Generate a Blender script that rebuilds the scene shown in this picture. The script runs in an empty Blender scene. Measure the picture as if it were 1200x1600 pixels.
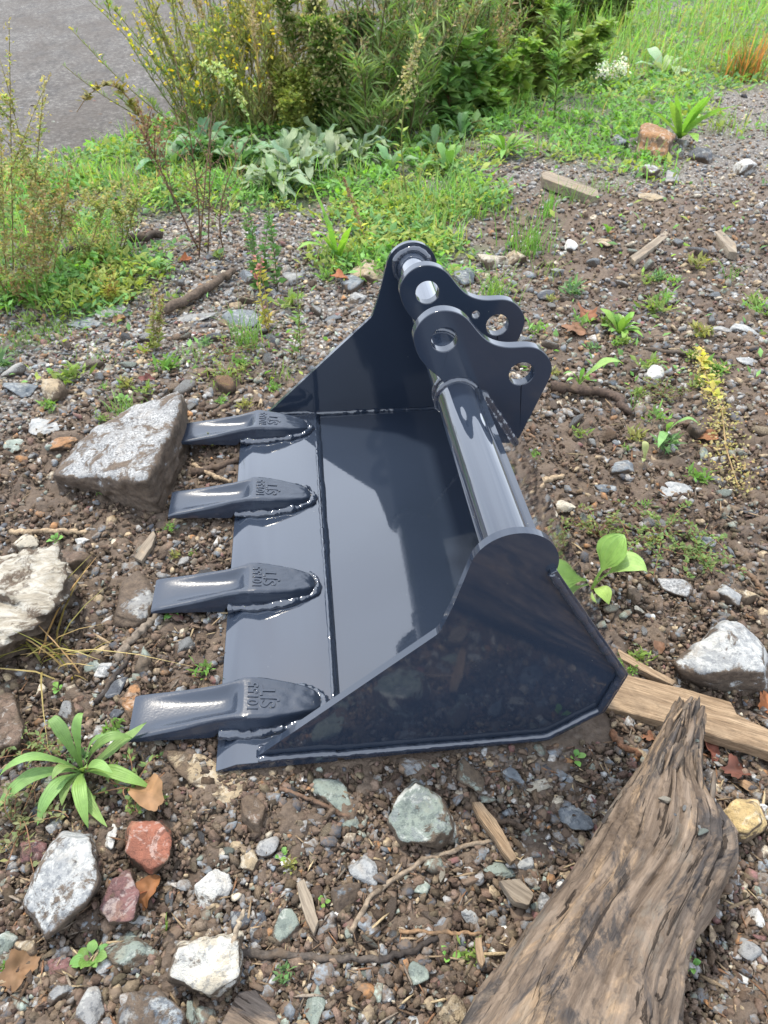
import bpy, bmesh, math, random
import numpy as np
from math import pi, sin, cos, radians, sqrt

random.seed(7)
RNG = np.random.default_rng(11)
SC = bpy.context.scene
COL = SC.collection

# ------------------------------------------------------------------ camera
CAM_P = np.array([.18837, -.65484, 1.03406])
YAW, PITCH, FPX = .10388, .69072, 1180.0
cam_d = bpy.data.cameras.new('camera')
cam_d.sensor_fit = 'AUTO'
cam_d.sensor_width = 36.0
cam_d.lens = FPX / 1600 * 36.0
cam_d.clip_start = 0.02
cam_d.clip_end = 1000
cam_d.dof.use_dof = True
cam_d.dof.focus_distance = 1.12
cam_d.dof.aperture_fstop = 13.0
cam = bpy.data.objects.new('camera', cam_d)
cam.location = CAM_P
cam.rotation_euler = (pi / 2 - PITCH, 0, -YAW)
COL.objects.link(cam)
SC.camera = cam

# ------------------------------------------------------------------ sky, sun, exposure
SUN_EL, SUN_AZ = radians(66), radians(-24)      # azimuth from +Y towards +X
world = bpy.data.worlds.new('World')
SC.world = world
world.use_nodes = True
wn, wl = world.node_tree.nodes, world.node_tree.links
wn.clear()
w_out = wn.new('ShaderNodeOutputWorld')
w_bg = wn.new('ShaderNodeBackground')
w_sky = wn.new('ShaderNodeTexSky')
w_sky.sky_type = 'NISHITA'
w_sky.sun_disc = False
w_sky.sun_elevation = SUN_EL
w_sky.sun_rotation = SUN_AZ
w_sky.air_density = 1.0
w_sky.dust_density = 4.0
w_sky.ozone_density = 1.0
w_bg.inputs['Strength'].default_value = 0.15
# a bright, mostly clouded sky: soft white cloud drifts over the whole dome with thin blue-grey gaps
w_tc = wn.new('ShaderNodeTexCoord')
w_no = wn.new('ShaderNodeTexNoise')
w_no.inputs['Scale'].default_value = 2.6
w_no.inputs['Detail'].default_value = 5
w_no.inputs['Roughness'].default_value = .55
w_no.inputs['Distortion'].default_value = .6
w_rp = wn.new('ShaderNodeValToRGB')
w_rp.color_ramp.elements[0].position = .30
w_rp.color_ramp.elements[0].color = (.55, .55, .55, 1)
w_rp.color_ramp.elements[1].position = .62
w_rp.color_ramp.elements[1].color = (.92, .92, .92, 1)
w_mx = wn.new('ShaderNodeMix')
w_mx.data_type = 'RGBA'
w_mx.inputs[7].default_value = (15.8, 17.3, 19.8, 1)
wl.new(w_tc.outputs['Generated'], w_no.inputs['Vector'])
wl.new(w_no.outputs[0], w_rp.inputs[0])
wl.new(w_rp.outputs[0], w_mx.inputs[0])
wl.new(w_sky.outputs[0], w_mx.inputs[6])
wl.new(w_mx.outputs[2], w_bg.inputs[0])
wl.new(w_bg.outputs[0], w_out.inputs[0])
sun_d = bpy.data.lights.new('sun', 'SUN')
sun_d.energy = 4.7
sun_d.angle = radians(4)
sun_d.color = (1.0, .92, .79)
sun = bpy.data.objects.new('sun', sun_d)
COL.objects.link(sun)
sdir = np.array([cos(SUN_EL) * sin(SUN_AZ), cos(SUN_EL) * cos(SUN_AZ), sin(SUN_EL)])
from mathutils import Vector, Matrix, Euler
sun.rotation_euler = Vector(sdir).to_track_quat('Z', 'Y').to_euler()
SC.view_settings.view_transform = 'Standard'
SC.view_settings.look = 'None'
SC.view_settings.exposure = 0.20
SC.view_settings.gamma = 1.0
SC.cycles.use_denoising = True
SC.cycles.denoising_input_passes = 'RGB_ALBEDO_NORMAL'
SC.cycles.denoising_prefilter = 'ACCURATE'
SC.cycles.use_adaptive_sampling = False

# ------------------------------------------------------------------ helpers
_r = np.array([cos(YAW), -sin(YAW), 0])
_w = np.array([sin(YAW) * cos(PITCH), cos(YAW) * cos(PITCH), -sin(PITCH)])
_u = np.cross(_r, _w)


def gp(px, py, z=-.02):
    """the point of the place at height z that the photograph shows at (px, py)"""
    d = _r * (px - 600) / FPX + _u * (800 - py) / FPX + _w
    return CAM_P + d * (z - CAM_P[2]) / d[2]


def depth(P):
    return float((np.asarray(P) - CAM_P) @ _w)


def _hash(ix, iy, iz, seed):
    h = (ix * 374761393 + iy * 668265263 + iz * 2147483647 + seed * 974711) & 0xFFFFFFFF
    h = ((h ^ (h >> 13)) * 1274126177) & 0xFFFFFFFF
    h = ((h ^ (h >> 16)) * 2246822519) & 0xFFFFFFFF
    return ((h ^ (h >> 15)) & 0xFFFFFF) / float(0xFFFFFF)


def vnoise(P, seed=0):
    """value noise, P (N,3) -> [0,1]"""
    P = np.asarray(P, float)
    I = np.floor(P).astype(np.int64)
    f = P - I
    f = f * f * (3 - 2 * f)
    out = 0
    for dx in (0, 1):
        wx = f[:, 0] if dx else 1 - f[:, 0]
        for dy in (0, 1):
            wy = f[:, 1] if dy else 1 - f[:, 1]
            for dz in (0, 1):
                wz = f[:, 2] if dz else 1 - f[:, 2]
                out = out + wx * wy * wz * _hash(I[:, 0] + dx, I[:, 1] + dy, I[:, 2] + dz, seed)
    return out


def fbm(P, octaves=4, seed=0, gain=.5):
    a, s, t = 1.0, 0, 0
    P = np.asarray(P, float)
    for o in range(octaves):
        s = s + a * vnoise(P * 2 ** o + 17.3 * o, seed + o)
        t += a
        a *= gain
    return s / t


def sstep(a, b, x):
    t = np.clip((np.asarray(x, float) - a) / (b - a), 0, 1)
    return t * t * (3 - 2 * t)


def mesh_from(name, V, Fc, smooth=False, cols=None, uvs=None, sharp=None):
    """V (n,3); Fc: list of faces or an (m,k) array"""
    me = bpy.data.meshes.new(name)
    V = np.asarray(V, np.float32)
    if isinstance(Fc, np.ndarray):
        m, k = Fc.shape
        me.vertices.add(len(V))
        me.vertices.foreach_set('co', V.ravel())
        me.loops.add(m * k)
        me.loops.foreach_set('vertex_index', Fc.astype(np.int32).ravel())
        me.polygons.add(m)
        me.polygons.foreach_set('loop_start', np.arange(0, m * k, k, dtype=np.int32))
        me.polygons.foreach_set('loop_total', np.full(m, k, np.int32))
        me.update(calc_edges=True)
        me.validate()
    else:
        me.from_pydata(V.tolist(), [], Fc)
    if smooth:
        me.polygons.foreach_set('use_smooth', np.ones(len(me.polygons), bool))
        if sharp:
            me.set_sharp_from_angle(angle=radians(sharp))
    if cols is not None:
        a = me.attributes.new('tint', 'FLOAT_COLOR', 'POINT')
        c = np.ones((len(V), 4), np.float32)
        c[:, :3] = cols
        a.data.foreach_set('color', c.ravel())
    if uvs is not None:
        l = me.uv_layers.new(name='UVMap')
        vi = np.zeros(len(me.loops), np.int32)
        me.loops.foreach_get('vertex_index', vi)
        l.data.foreach_set('uv', np.asarray(uvs, np.float32)[vi].ravel())
    me.update()
    return me


def link(name, me, mat=None, parent=None, loc=None, label=None, cat=None, group=None, kind=None):
    o = bpy.data.objects.new(name, me)
    COL.objects.link(o)
    if mat is not None and me is not None and not me.materials:
        me.materials.append(mat)
    if parent is not None:
        o.parent = parent
    if loc is not None:
        o.location = loc
    if label:
        o['label'] = label
    if cat:
        o['category'] = cat
    if group:
        o['group'] = group
    if kind:
        o['kind'] = kind
    return o


class MB:
    """collects vertices, faces and a tint per vertex"""
    def __init__(s):
        s.V, s.F, s.C, s.U, s.n = [], [], [], [], 0

    def add(s, V, F, c=(1, 1, 1), uv=None):
        V = np.asarray(V, float)
        s.V.append(V)
        s.F.append(np.asarray(F) + s.n)
        c = np.asarray(c, float)
        s.C.append(np.broadcast_to(c, (len(V), 3)))
        s.U.append(np.zeros((len(V), 2)) if uv is None else np.asarray(uv))
        s.n += len(V)

    def mesh(s, name, smooth=False, sharp=None):
        V = np.concatenate(s.V)
        ks = {f.shape[1] for f in s.F}
        F = np.concatenate(s.F) if len(ks) == 1 else [list(map(int, r)) for f in s.F for r in f]
        return mesh_from(name, V, F, smooth, np.concatenate(s.C), np.concatenate(s.U), sharp)


def tube(P, R, n=8, cap=True):
    """swept tube through P with radius R (scalar or per point); quads + ends closed by shrinking"""
    P = np.asarray(P, float)
    R = np.broadcast_to(np.asarray(R, float), (len(P),)) if np.ndim(R) < 2 else np.asarray(R, float)
    T = np.gradient(P, axis=0)
    T /= np.linalg.norm(T, axis=1)[:, None] + 1e-12
    a = np.array([0, 0, 1.0]) if abs(T[0][2]) < .9 else np.array([1.0, 0, 0])
    V = []
    N = np.cross(T[0], a)
    N /= np.linalg.norm(N)
    for i in range(len(P)):
        N = N - T[i] * (N @ T[i])
        N /= np.linalg.norm(N) + 1e-12
        B = np.cross(T[i], N)
        an = np.linspace(0, 2 * pi, n, endpoint=False)
        rr = R[i] if np.ndim(R) == 1 else R[i][:, None]
        V.append(P[i] + rr * (np.cos(an)[:, None] * N + np.sin(an)[:, None] * B))
    if cap:
        V.insert(0, np.repeat(P[:1], n, 0))
        V.append(np.repeat(P[-1:], n, 0))
    k = len(V)
    V = np.concatenate(V)
    i, j = np.meshgrid(np.arange(k - 1), np.arange(n), indexing='ij')
    j2 = (j + 1) % n
    F = np.stack([i * n + j, i * n + j2, (i + 1) * n + j2, (i + 1) * n + j], -1).reshape(-1, 4)
    return V, F


def resample(P, step):
    P = np.asarray(P, float)
    d = np.r_[0, np.cumsum(np.linalg.norm(np.diff(P, axis=0), axis=1))]
    n = max(3, int(d[-1] / step) + 1)
    s = np.linspace(0, d[-1], n)
    return np.stack([np.interp(s, d, P[:, k]) for k in range(P.shape[1])], -1)


def bead(P, rad, seed, step=.0022, n=10, amp=.3):
    """a weld bead: a tube with ripples and uneven width"""
    Q = resample(P, step)
    s = np.arange(len(Q)) * step
    N = np.stack([s * 60, s * 0 + seed, s * 0], -1)
    R = rad * (.82 + amp * (fbm(N, 3, seed) - .35) + .035 * np.abs(np.sin(s * 520 + 2 * fbm(N * .6, 2, seed + 5))))
    V, F = tube(Q, R, n)
    V = V + (fbm(V * 160, 2, seed + 9)[:, None] - .5) * rad * .35
    return V, F


# ------------------------------------------------------------------ materials
class NT:
    def __init__(s, name):
        s.m = bpy.data.materials.new(name)
        s.m.use_nodes = True
        s.n, s.l = s.m.node_tree.nodes, s.m.node_tree.links
        s.b = s.n['Principled BSDF']

    def N(s, t, **kw):
        nd = s.n.new('ShaderNode' + t)
        for k, v in kw.items():
            if k.startswith('i_'):
                key = k[2:].replace('_', ' ')
                nd.inputs[key].default_value = v
            else:
                setattr(nd, k, v)
        return nd

    def L(s, a, b):
        s.l.new(a, b)

    def coord(s, kind='Object', scale=(1, 1, 1)):
        tc = s.N('TexCoord')
        mp = s.N('Mapping')
        mp.inputs['Scale'].default_value = scale
        s.L(tc.outputs[kind], mp.inputs[0])
        return mp.outputs[0]

    def noise(s, vec, scale, detail=4, rough=.55, dist=0):
        nd = s.N('TexNoise')
        nd.inputs['Scale'].default_value = scale
        nd.inputs['Detail'].default_value = detail
        nd.inputs['Roughness'].default_value = rough
        nd.inputs['Distortion'].default_value = dist
        if vec is not None:
            s.L(vec, nd.inputs['Vector'])
        return nd.outputs[0]

    def ramp(s, fac, stops):
        nd = s.N('ValToRGB')
        e = nd.color_ramp.elements
        while len(e) < len(stops):
            e.new(.5)
        for el, (p, c) in zip(e, stops):
            el.position = p
            el.color = (*c, 1) if len(c) == 3 else c
        s.L(fac, nd.inputs[0])
        return nd.outputs[0]

    def mix(s, fac, a, b, mode='MIX'):
        nd = s.N('Mix', data_type='RGBA', blend_type=mode)
        for idx, v in ((0, fac), (6, a), (7, b)):
            if isinstance(v, (int, float)):
                nd.inputs[idx].default_value = v
            elif isinstance(v, tuple):
                nd.inputs[idx].default_value = (*v, 1)
            else:
                s.L(v, nd.inputs[idx])
        return nd.outputs[2]

    def math(s, op, a, b=None):
        nd = s.N('Math', operation=op)
        for i, v in enumerate((a, b)):
            if v is None:
                continue
            if isinstance(v, (int, float)):
                nd.inputs[i].default_value = v
            else:
                s.L(v, nd.inputs[i])
        return nd.outputs[0]

    def bump(s, h, strength, dist=.01, normal=None):
        nd = s.N('Bump')
        nd.inputs['Strength'].default_value = strength
        nd.inputs['Distance'].default_value = dist
        s.L(h, nd.inputs['Height'])
        if normal is not None:
            s.L(normal, nd.inputs['Normal'])
        return nd.outputs[0]

    def set(s, **kw):
        for k, v in kw.items():
            key = k.replace('_', ' ')
            if isinstance(v, (int, float)):
                s.b.inputs[key].default_value = v
            elif isinstance(v, tuple):
                s.b.inputs[key].default_value = (*v, 1) if len(v) == 3 else v
            else:
                s.L(v, s.b.inputs[key])


BW = (0, 0, 0), (1, 1, 1)


def mat_paint(name, rough=.055, peel=.010, cast=0.0, coat=.95):
    t = NT(name)
    v = t.coord()
    n1 = t.noise(v, 3, 3)
    base = t.ramp(n1, [(.3, (.0165, .0235, .0375)), (.7, (.0200, .0280, .0450))])
    # specks of dust that fell on the wet paint
    vo = t.N('TexVoronoi')
    vo.inputs['Scale'].default_value = 55
    t.L(v, vo.inputs['Vector'])
    sp = t.ramp(vo.outputs['Distance'], [(.022, (1, 1, 1)), (.036, (0, 0, 0))])
    keep = t.ramp(t.noise(v, 30, 1), [(.56, (0, 0, 0)), (.6, (1, 1, 1))])
    sp = t.math('MULTIPLY', sp, keep)
    col = t.mix(sp, base, (.22, .22, .2))
    n2 = t.noise(v, 9, 4)
    r = t.N('MapRange')
    r.inputs['To Min'].default_value = rough * .7
    r.inputs['To Max'].default_value = rough * 1.5
    t.L(n2, r.inputs[0])
    b = t.bump(t.noise(v, 110, 2), peel, .004)
    if cast:
        b = t.bump(t.noise(v, 260, 3), cast, .0016, b)
    t.set(Base_Color=col, Roughness=r.outputs[0], IOR=1.5, Coat_Weight=coat, Coat_Roughness=.02, Normal=b)
    t.L(b, t.b.inputs['Coat Normal'])
    return t.m


M = {}
M['paint'] = mat_paint('slate_paint')
M['plate'] = mat_paint('slate_paint_on_plate', .13, .006, 0.0, .1)
M['side'] = mat_paint('slate_paint_on_side', .06, .006, 0.0, .25)
M['cast'] = mat_paint('slate_paint_on_casting', .24, .03, .14, .2)

# ------------------------------------------------------------------ ground
ROAD_EDGE = np.array([(-40, -4.5), (-6, 2.2), (-2.2, 3.15), (-1.31, 3.5), (-.95, 3.75), (-.62, 4.45), (-.2, 5.3), (.5, 6.6), (1.6, 9), (4, 15), (30, 70)])


def road_side(x, y):
    """>0 on the asphalt side of the edge (metres, roughly)"""
    return y - np.interp(x, ROAD_EDGE[:, 0], ROAD_EDGE[:, 1])


def ground_low(x, y):
    x, y = np.asarray(x, float), np.asarray(y, float)
    sh = x.shape
    x, y = x.ravel(), y.ravel()
    P = np.stack([x, y, x * 0], -1)
    h = -.024 + .040 * (fbm(P * 2.3, 2, 3) - .5) + .026 * (fbm(P * 7, 2, 8) - .5)
    # the pressed seat of the bucket
    ix = sstep(-.20, .02, x) * (1 - sstep(.58, .78, x))
    iy = sstep(-.16, .02, y) * (1 - sstep(.98, 1.14, y))
    k = ix * iy
    h = h * (1 - k) + k * (-.007 + .25 * (h + .024))
    h = np.where(k > .5, np.minimum(h, -.005), h)
    # a loose heap of dug soil to the right and a rise where the weeds stand
    h = h + .05 * np.exp(-(((x - 1.75) / .45) ** 2 + ((y - 2.35) / .5) ** 2))
    h = h + .03 * np.exp(-(((x - 1.45) / .25) ** 2 + ((y - .9) / .5) ** 2))
    rs = road_side(x, y)
    g = sstep(-.6, .05, rs)
    h = h * (1 - g) + g * -.05
    return h.reshape(sh)


def soil_mask(x, y):
    """1 where dug brown soil lies open, 0 where gravel covers it"""
    x, y = np.ravel(x), np.ravel(y)
    P = np.stack([x, y, x * 0], -1)
    n = fbm(P * 2.2, 3, 21)
    near = 1 - sstep(.95, 1.5, y + .25 * np.abs(x))
    right = sstep(.75, 1.1, x) * (1 - sstep(2.4, 3.1, y))
    m = np.clip(near + right, 0, 1)
    return np.clip(sstep(.34, .6, n * .75 + .42 * m - .08), 0, 1)


def green_mask(x, y):
    x, y = np.ravel(x), np.ravel(y)
    P = np.stack([x, y, x * 0], -1)
    n = fbm(P * 1.6, 3, 41)
    lim = np.interp(x, [-3, -1.2, -.5, 0, .4, .9, 1.3, 1.9, 3, 6], [1.4, 1.65, 2.1, 2.05, 1.9, 2.05, 2.7, 3.5, 4.3, 5.4])
    d = sstep(-.25, .55, y - lim + (n - .5) * 3.4)
    return d * (1 - sstep(-.25, .0, road_side(x, y)))


def build_ground():
    nr, nc = 560, 520
    # rows run away from the camera, evenly spaced in viewing angle, then out to the horizon
    ang = np.linspace(radians(82), radians(5.2), nr - 14)
    Y = CAM_P[1] + CAM_P[2] / np.tan(ang)
    Y = np.r_[-40, -12, -4, -1.8, -1.0, Y, Y[-1] + np.array([2, 5, 10, 20, 40, 80, 150, 280, 500])]
    s = np.linspace(-1, 1, nc - 16)
    s = np.r_[-60, -20, -8, -4, -2.4, -1.7, -1.35, -1.15, s, 1.15, 1.35, 1.7, 2.4, 4, 8, 20, 60]
    dist = np.maximum(np.hypot(Y - CAM_P[1], CAM_P[2]), 1.1)
    hw = .62 * dist + .12
    xc = CAM_P[0] + np.maximum(Y - CAM_P[1], 0) * math.tan(YAW)
    X = xc[:, None] + s[None, :] * hw[:, None]
    YY = np.broadcast_to(Y[:, None], X.shape)
    x, y = X.ravel(), YY.ravel().copy()
    d = np.broadcast_to(dist[:, None], X.shape).ravel()
    P = np.stack([x, y, x * 0], -1)
    h = ground_low(x, y)
    sm = soil_mask(x, y)
    det = 1 - sstep(2.5, 6, d)
    on = (x > -.02) & (x < .64) & (y > -.02) & (y < 1.02)
    b1 = np.abs(fbm(P * 26, 2, 61) - .5) * 2           # billowed clods
    b2 = np.abs(fbm(P * 70, 2, 71) - .5) * 2
    b3 = fbm(P * 190, 2, 81) - .5
    clod = (.020 * (b1 - .3) + .0095 * (b2 - .3)) * (.45 + .55 * sm) + .0035 * b3
    clod = clod * det
    clod = np.where(on, np.minimum(clod, .002) * .5, clod)
    rs = road_side(x, y)
    clod *= 1 - sstep(-.3, .1, rs)
    z = h + clod
    gm = green_mask(x, y)
    V = np.stack([x, y, z], -1)
    R, Cn = X.shape
    i, j = np.meshgrid(np.arange(R - 1), np.arange(Cn - 1), indexing='ij')
    F = np.stack([i * Cn + j, i * Cn + j + 1, (i + 1) * Cn + j + 1, (i + 1) * Cn + j], -1).reshape(-1, 4)
    cols = np.stack([sm, gm, np.clip(.5 + clod * 30, 0, 1)], -1)
    me = mesh_from('ground', V, F, True, cols)
    return link('ground', me, M['soil'], kind='structure')


def mat_soil():
    t = NT('soil')
    v = t.coord()
    at = t.N('Attribute', attribute_name='tint')
    sx = t.N('SeparateColor')
    t.L(at.outputs['Color'], sx.inputs[0])
    n1 = t.noise(v, 7, 5, .65)
    n2 = t.noise(v, 90, 5, .7)
    n3 = t.noise(v, 320, 3, .7)
    brown = t.ramp(n1, [(.3, (.075, .053, .038)), (.5, (.130, .096, .070)), (.72, (.20, .152, .112))])
    brown = t.mix(t.ramp(n2, [(.35, (0, 0, 0)), (.7, (1, 1, 1))]), t.mix(.6, brown, (.030, .020, .014)), brown)
    vo = t.N('TexVoronoi')
    vo.inputs['Scale'].default_value = 95
    t.L(v, vo.inputs['Vector'])
    grit_c = t.ramp(t.noise(vo.outputs['Color'], 5, 0), [(.3, (.08, .085, .09)), (.5, (.19, .18, .165)), (.7, (.32, .31, .29))])
    gravel = t.mix(t.ramp(vo.outputs['Distance'], [(.25, (1, 1, 1)), (.6, (0, 0, 0))]), (.085, .068, .054), grit_c)
    col = t.mix(sx.outputs[0], gravel, brown)
    gr = t.math('MULTIPLY', sx.outputs[1], t.ramp(t.noise(v, 11, 4), [(.35, (0, 0, 0)), (.6, (1, 1, 1))]))
    moss = t.ramp(t.noise(v, 60, 4), [(.3, (.030, .050, .012)), (.7, (.085, .125, .03))])
    col = t.mix(t.math('MULTIPLY', gr, .75), col, moss)
    h = t.math('ADD', t.math('MULTIPLY', n2, 1.0), t.math('MULTIPLY', n3, .5))
    b = t.bump(h, .9, .006)
    r = t.ramp(n1, [(.3, (.62, .62, .62)), (.6, (.9, .9, .9))])
    t.set(Base_Color=col, Roughness=r, Normal=b)
    t.b.inputs['Specular IOR Level'].default_value = .35
    return t.m


def mat_asphalt():
    t = NT('asphalt')
    v = t.coord()
    n1 = t.noise(t.coord(scale=(1.0, .45, 1)), 1.6, 6, .7, .3)
    n2 = t.noise(v, 38, 5, .75)
    n3 = t.noise(t.coord(scale=(1.0, .4, 1)), 7, 5, .75)
    c = t.ramp(n2, [(.32, (.028, .026, .024)), (.5, (.080, .075, .070)), (.62, (.165, .156, .146)), (.75, (.33, .31, .29))])
    c = t.mix(t.ramp(n1, [(.42, (0, 0, 0)), (.58, (.85, .85, .85))]), c, t.mix(.7, c, (.060, .050, .042)))
    c = t.mix(t.ramp(n3, [(.50, (0, 0, 0)), (.66, (.45, .45, .45))]), c, (.03, .03, .032))
    t.set(Base_Color=c, Roughness=.9, Normal=t.bump(n2, .8, .01))
    t.b.inputs['Specular IOR Level'].default_value = .2
    return t.m


def build_road():
    P = np.array([(x, y) for x, y in ROAD_EDGE if x > -41])
    Q = resample(P, .06)
    n = fbm(np.stack([Q[:, 0] * 3, Q[:, 1] * 3, Q[:, 0] * 0], -1), 3, 5) - .5
    Q[:, 1] += n * .35
    far = Q + np.array([-60, 60])
    rows = []
    for k, f in enumerate((0, .0006, .01, .1, 1)):
        p = Q * (1 - f) + far * f
        z = np.full(len(p), -.042 if k else -.056)
        rows.append(np.column_stack([p, z]))
    V = np.concatenate(rows)
    n = len(Q)
    i, j = np.meshgrid(np.arange(len(rows) - 1), np.arange(n - 1), indexing='ij')
    F = np.stack([i * n + j, i * n + j + 1, (i + 1) * n + j + 1, (i + 1) * n + j], -1).reshape(-1, 4)
    return link('asphalt_road', mesh_from('asphalt_road', V, F, True), M['asphalt'], kind='structure')


M['soil'] = mat_soil()
M['asphalt'] = mat_asphalt()
build_ground()
build_road()

# ------------------------------------------------------------------ excavator bucket
def fillet(P, rads, n=8):
    out = [np.array(P[0], float)]
    for i in range(1, len(P) - 1):
        a, b, c = (np.array(P[k], float) for k in (i - 1, i, i + 1))
        r = rads[i]
        if r <= 0:
            out.append(b)
            continue
        u1, u2 = (a - b) / np.linalg.norm(a - b), (c - b) / np.linalg.norm(c - b)
        th = math.acos(np.clip(u1 @ u2, -1, 1))
        d = min(r / math.tan(th / 2), .45 * np.linalg.norm(a - b), .45 * np.linalg.norm(c - b))
        p1, p2 = b + u1 * d, b + u2 * d
        for k in range(n + 1):
            s = k / n
            out.append((1 - s) ** 2 * p1 + 2 * s * (1 - s) * b + s * s * p2)
    out.append(np.array(P[-1], float))
    return np.array(out)


def extrude_xz(name, loops, y0, y1, mat, parent, bev=.0012, sharp=30):
    """loops: list of (n,2) outlines in XZ (first outer, others holes); prism from y0 to y1"""
    bm = bmesh.new()
    edges = []
    for lp in loops:
        vs = [bm.verts.new((p[0], y0, p[1])) for p in lp]
        edges += [bm.edges.new((vs[k], vs[(k + 1) % len(vs)])) for k in range(len(vs))]
    bmesh.ops.triangle_fill(bm, use_beauty=True, edges=edges, normal=(0, -1, 0))
    r = bmesh.ops.extrude_face_region(bm, geom=bm.faces[:])
    for v in [g for g in r['geom'] if isinstance(g, bmesh.types.BMVert)]:
        v.co.y = y1
    bmesh.ops.recalc_face_normals(bm, faces=bm.faces[:])
    me = bpy.data.meshes.new(name)
    bm.to_mesh(me)
    bm.free()
    me.polygons.foreach_set('use_smooth', np.ones(len(me.polygons), bool))
    me.set_sharp_from_angle(angle=radians(sharp))
    o = link(name, me, mat, parent)
    if bev:
        m = o.modifiers.new('edge', 'BEVEL')
        m.width = bev
        m.segments = 2
        m.limit_method = 'ANGLE'
        m.angle_limit = radians(50)
        m.harden_normals = True
    return o


def circle(cx, cz, r, n=56, a0=0, a1=2 * pi, end=False):
    a = np.linspace(a0, a1, n, endpoint=end)
    return np.stack([cx + r * np.cos(a), cz + r * np.sin(a)], -1)


bucket = link('excavator_bucket', None, loc=(0, 0, 0),
              label='glossy slate-blue steel excavator bucket with four teeth lying on the stony ground', cat='excavator bucket')
BWID = 1.0
PC, PR = (.4205, .384), .0338            # pipe centre and radius
CC, CR = (.4210, .379), .0570            # round end of the side plates
T_SH, T_PL, IN = .009, .012, .008
outer = [(.1950, .0), (.516, .0), (.596, .064), (.6145, .152), (.4745, .376)]
o_fil = fillet(outer, [0, .03, .012, .010, 0])


def offset(P, d):
    T = np.gradient(P, axis=0)
    T /= np.linalg.norm(T, axis=1)[:, None]
    return P + d * np.stack([-T[:, 1], T[:, 0]], -1)


i_fil = offset(o_fil, T_SH)
extrude_xz('shell_plate', [np.r_[o_fil, i_fil[::-1]]], 0, BWID, M['paint'], bucket, .0012, 22)
extrude_xz('back_strip', [np.array([(.4745, .376), (.4562, .4052), (.4486, .4004), (.4669, .3712)])], IN + T_PL, BWID - IN - T_PL, M['paint'], bucket, 0)
lip = [(0, 0), (0, .0035), (.033, .0165), (.1850, .0165), (.1850, .001), (.183, 0)]
extrude_xz('cutting_edge', [np.array(lip)], -.001, BWID + .001, M['paint'], bucket, .0012)
# the sloping, wavy edge of the joint between lip and floor
yj = np.linspace(.021, BWID - .021, 420)
nz = np.stack([yj * 34, yj * 0, yj * 0], -1)
w1 = (fbm(nz, 3, 61) - .5) * .0045
w2 = (fbm(nz + 40, 3, 62) - .5) * .0050
rows = [np.stack([.1842 + 0 * yj, yj, .0168 + 0 * yj], -1), np.stack([.1862 + w1, yj, .0171 + 0 * yj], -1), np.stack([.1905 + .5 * (w1 + w2), yj, .0140 + 0 * yj], -1), np.stack([.1958 + w2, yj, .0088 + 0 * yj], -1), np.stack([.1966 + w2, yj, .0040 + 0 * yj], -1)]
Vj = np.concatenate(rows)
i, j = np.meshgrid(np.arange(4), np.arange(419), indexing='ij')
link('joint_edge', mesh_from('joint_edge', Vj, np.stack([i * 420 + j, (i + 1) * 420 + j, (i + 1) * 420 + j + 1, i * 420 + j + 1], -1).reshape(-1, 4)[:, ::-1], True), M['plate'], bucket)

a0, a1 = radians(168), radians(-24)
arc = circle(*CC, CR, 48, a0, a1, True)
up = fillet([(.0625, .0170), (.3320, .2675), (.3475, .3180), tuple(arc[0])], [0, .03, .05, 0])
j_in = offset(o_fil, T_SH + .0004)
back = j_in[::-1]
back = back[1:]
back = back[back[:, 0] > .19]
plate = np.r_[up, arc[1:], [(.4685, .3635)], back[back[:, 1] < .352], [(.1865, .0093), (.1865, .0168)]]
extrude_xz('side_plate', [plate], IN, IN + T_PL, M['side'], bucket, .0014)
extrude_xz('side_plate', [plate], BWID - IN - T_PL, BWID - IN, M['side'], bucket, .0014)

# cross pipe
an = np.linspace(0, 2 * pi, 96, endpoint=False)
Yp = np.array([IN + T_PL, .2, .4, .6, .8, BWID - IN - T_PL])
V = np.concatenate([np.stack([PC[0] + PR * np.cos(an), 0 * an + y, PC[1] + PR * np.sin(an)], -1) for y in Yp])
i, j = np.meshgrid(np.arange(len(Yp) - 1), np.arange(96), indexing='ij')
Fp = np.stack([i * 96 + j, (i + 1) * 96 + j, (i + 1) * 96 + (j + 1) % 96, i * 96 + (j + 1) % 96], -1).reshape(-1, 4)
link('cross_pipe', mesh_from('cross_pipe', V, Fp, True), M['paint'], bucket)

# ears
ear = [(.3891, .4235), (.3716, .439), (.3581, .4554), (.3494, .4741), (.3449, .4908), (.3452, .5016), (.3500, .5148), (.3593, .5268), (.3727, .5362), (.3898, .5397),
       (.4072, .5368), (.4226, .5290), (.4336, .5180), (.4447, .5030), (.4587, .4872), (.475, .4765), (.4936, .4712), (.5093, .4705), (.5247, .4712), (.5382, .4700), (.5516, .4646),
       (.5636, .454), (.5726, .4406), (.5764, .4273), (.5750, .4126), (.5692, .3949), (.5380, .3000), (.5300, .2850), (.4700, .3640), (.4205, .384)]
ear = np.array(ear)
# smooth the flame-cut curve
k = len(ear)
core = ear[:26]
t = np.linspace(0, 25, 101)
core = np.stack([np.interp(t, np.arange(26), core[:, 0]), np.interp(t, np.arange(26), core[:, 1])], -1)
for _ in range(6):
    core[1:-1] = .25 * core[:-2] + .5 * core[1:-1] + .25 * core[2:]
earp = np.r_[core, ear[26:]]
H1, H2, HS, HR = (.3943, .4896), (.5254, .4220), (.484, .444), .0205
T_EAR = .0205
for y, extra in ((.410, False), (.590, True)):
    hl = [circle(*H1, HR), circle(*H2, HR)]
    if extra:
        hl.append(circle(*HS, .0070, 28))
    extrude_xz('mounting_ear', [earp] + hl, y, y + T_EAR, M['plate'], bucket, .0016)

# weld beads
WB = []


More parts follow.
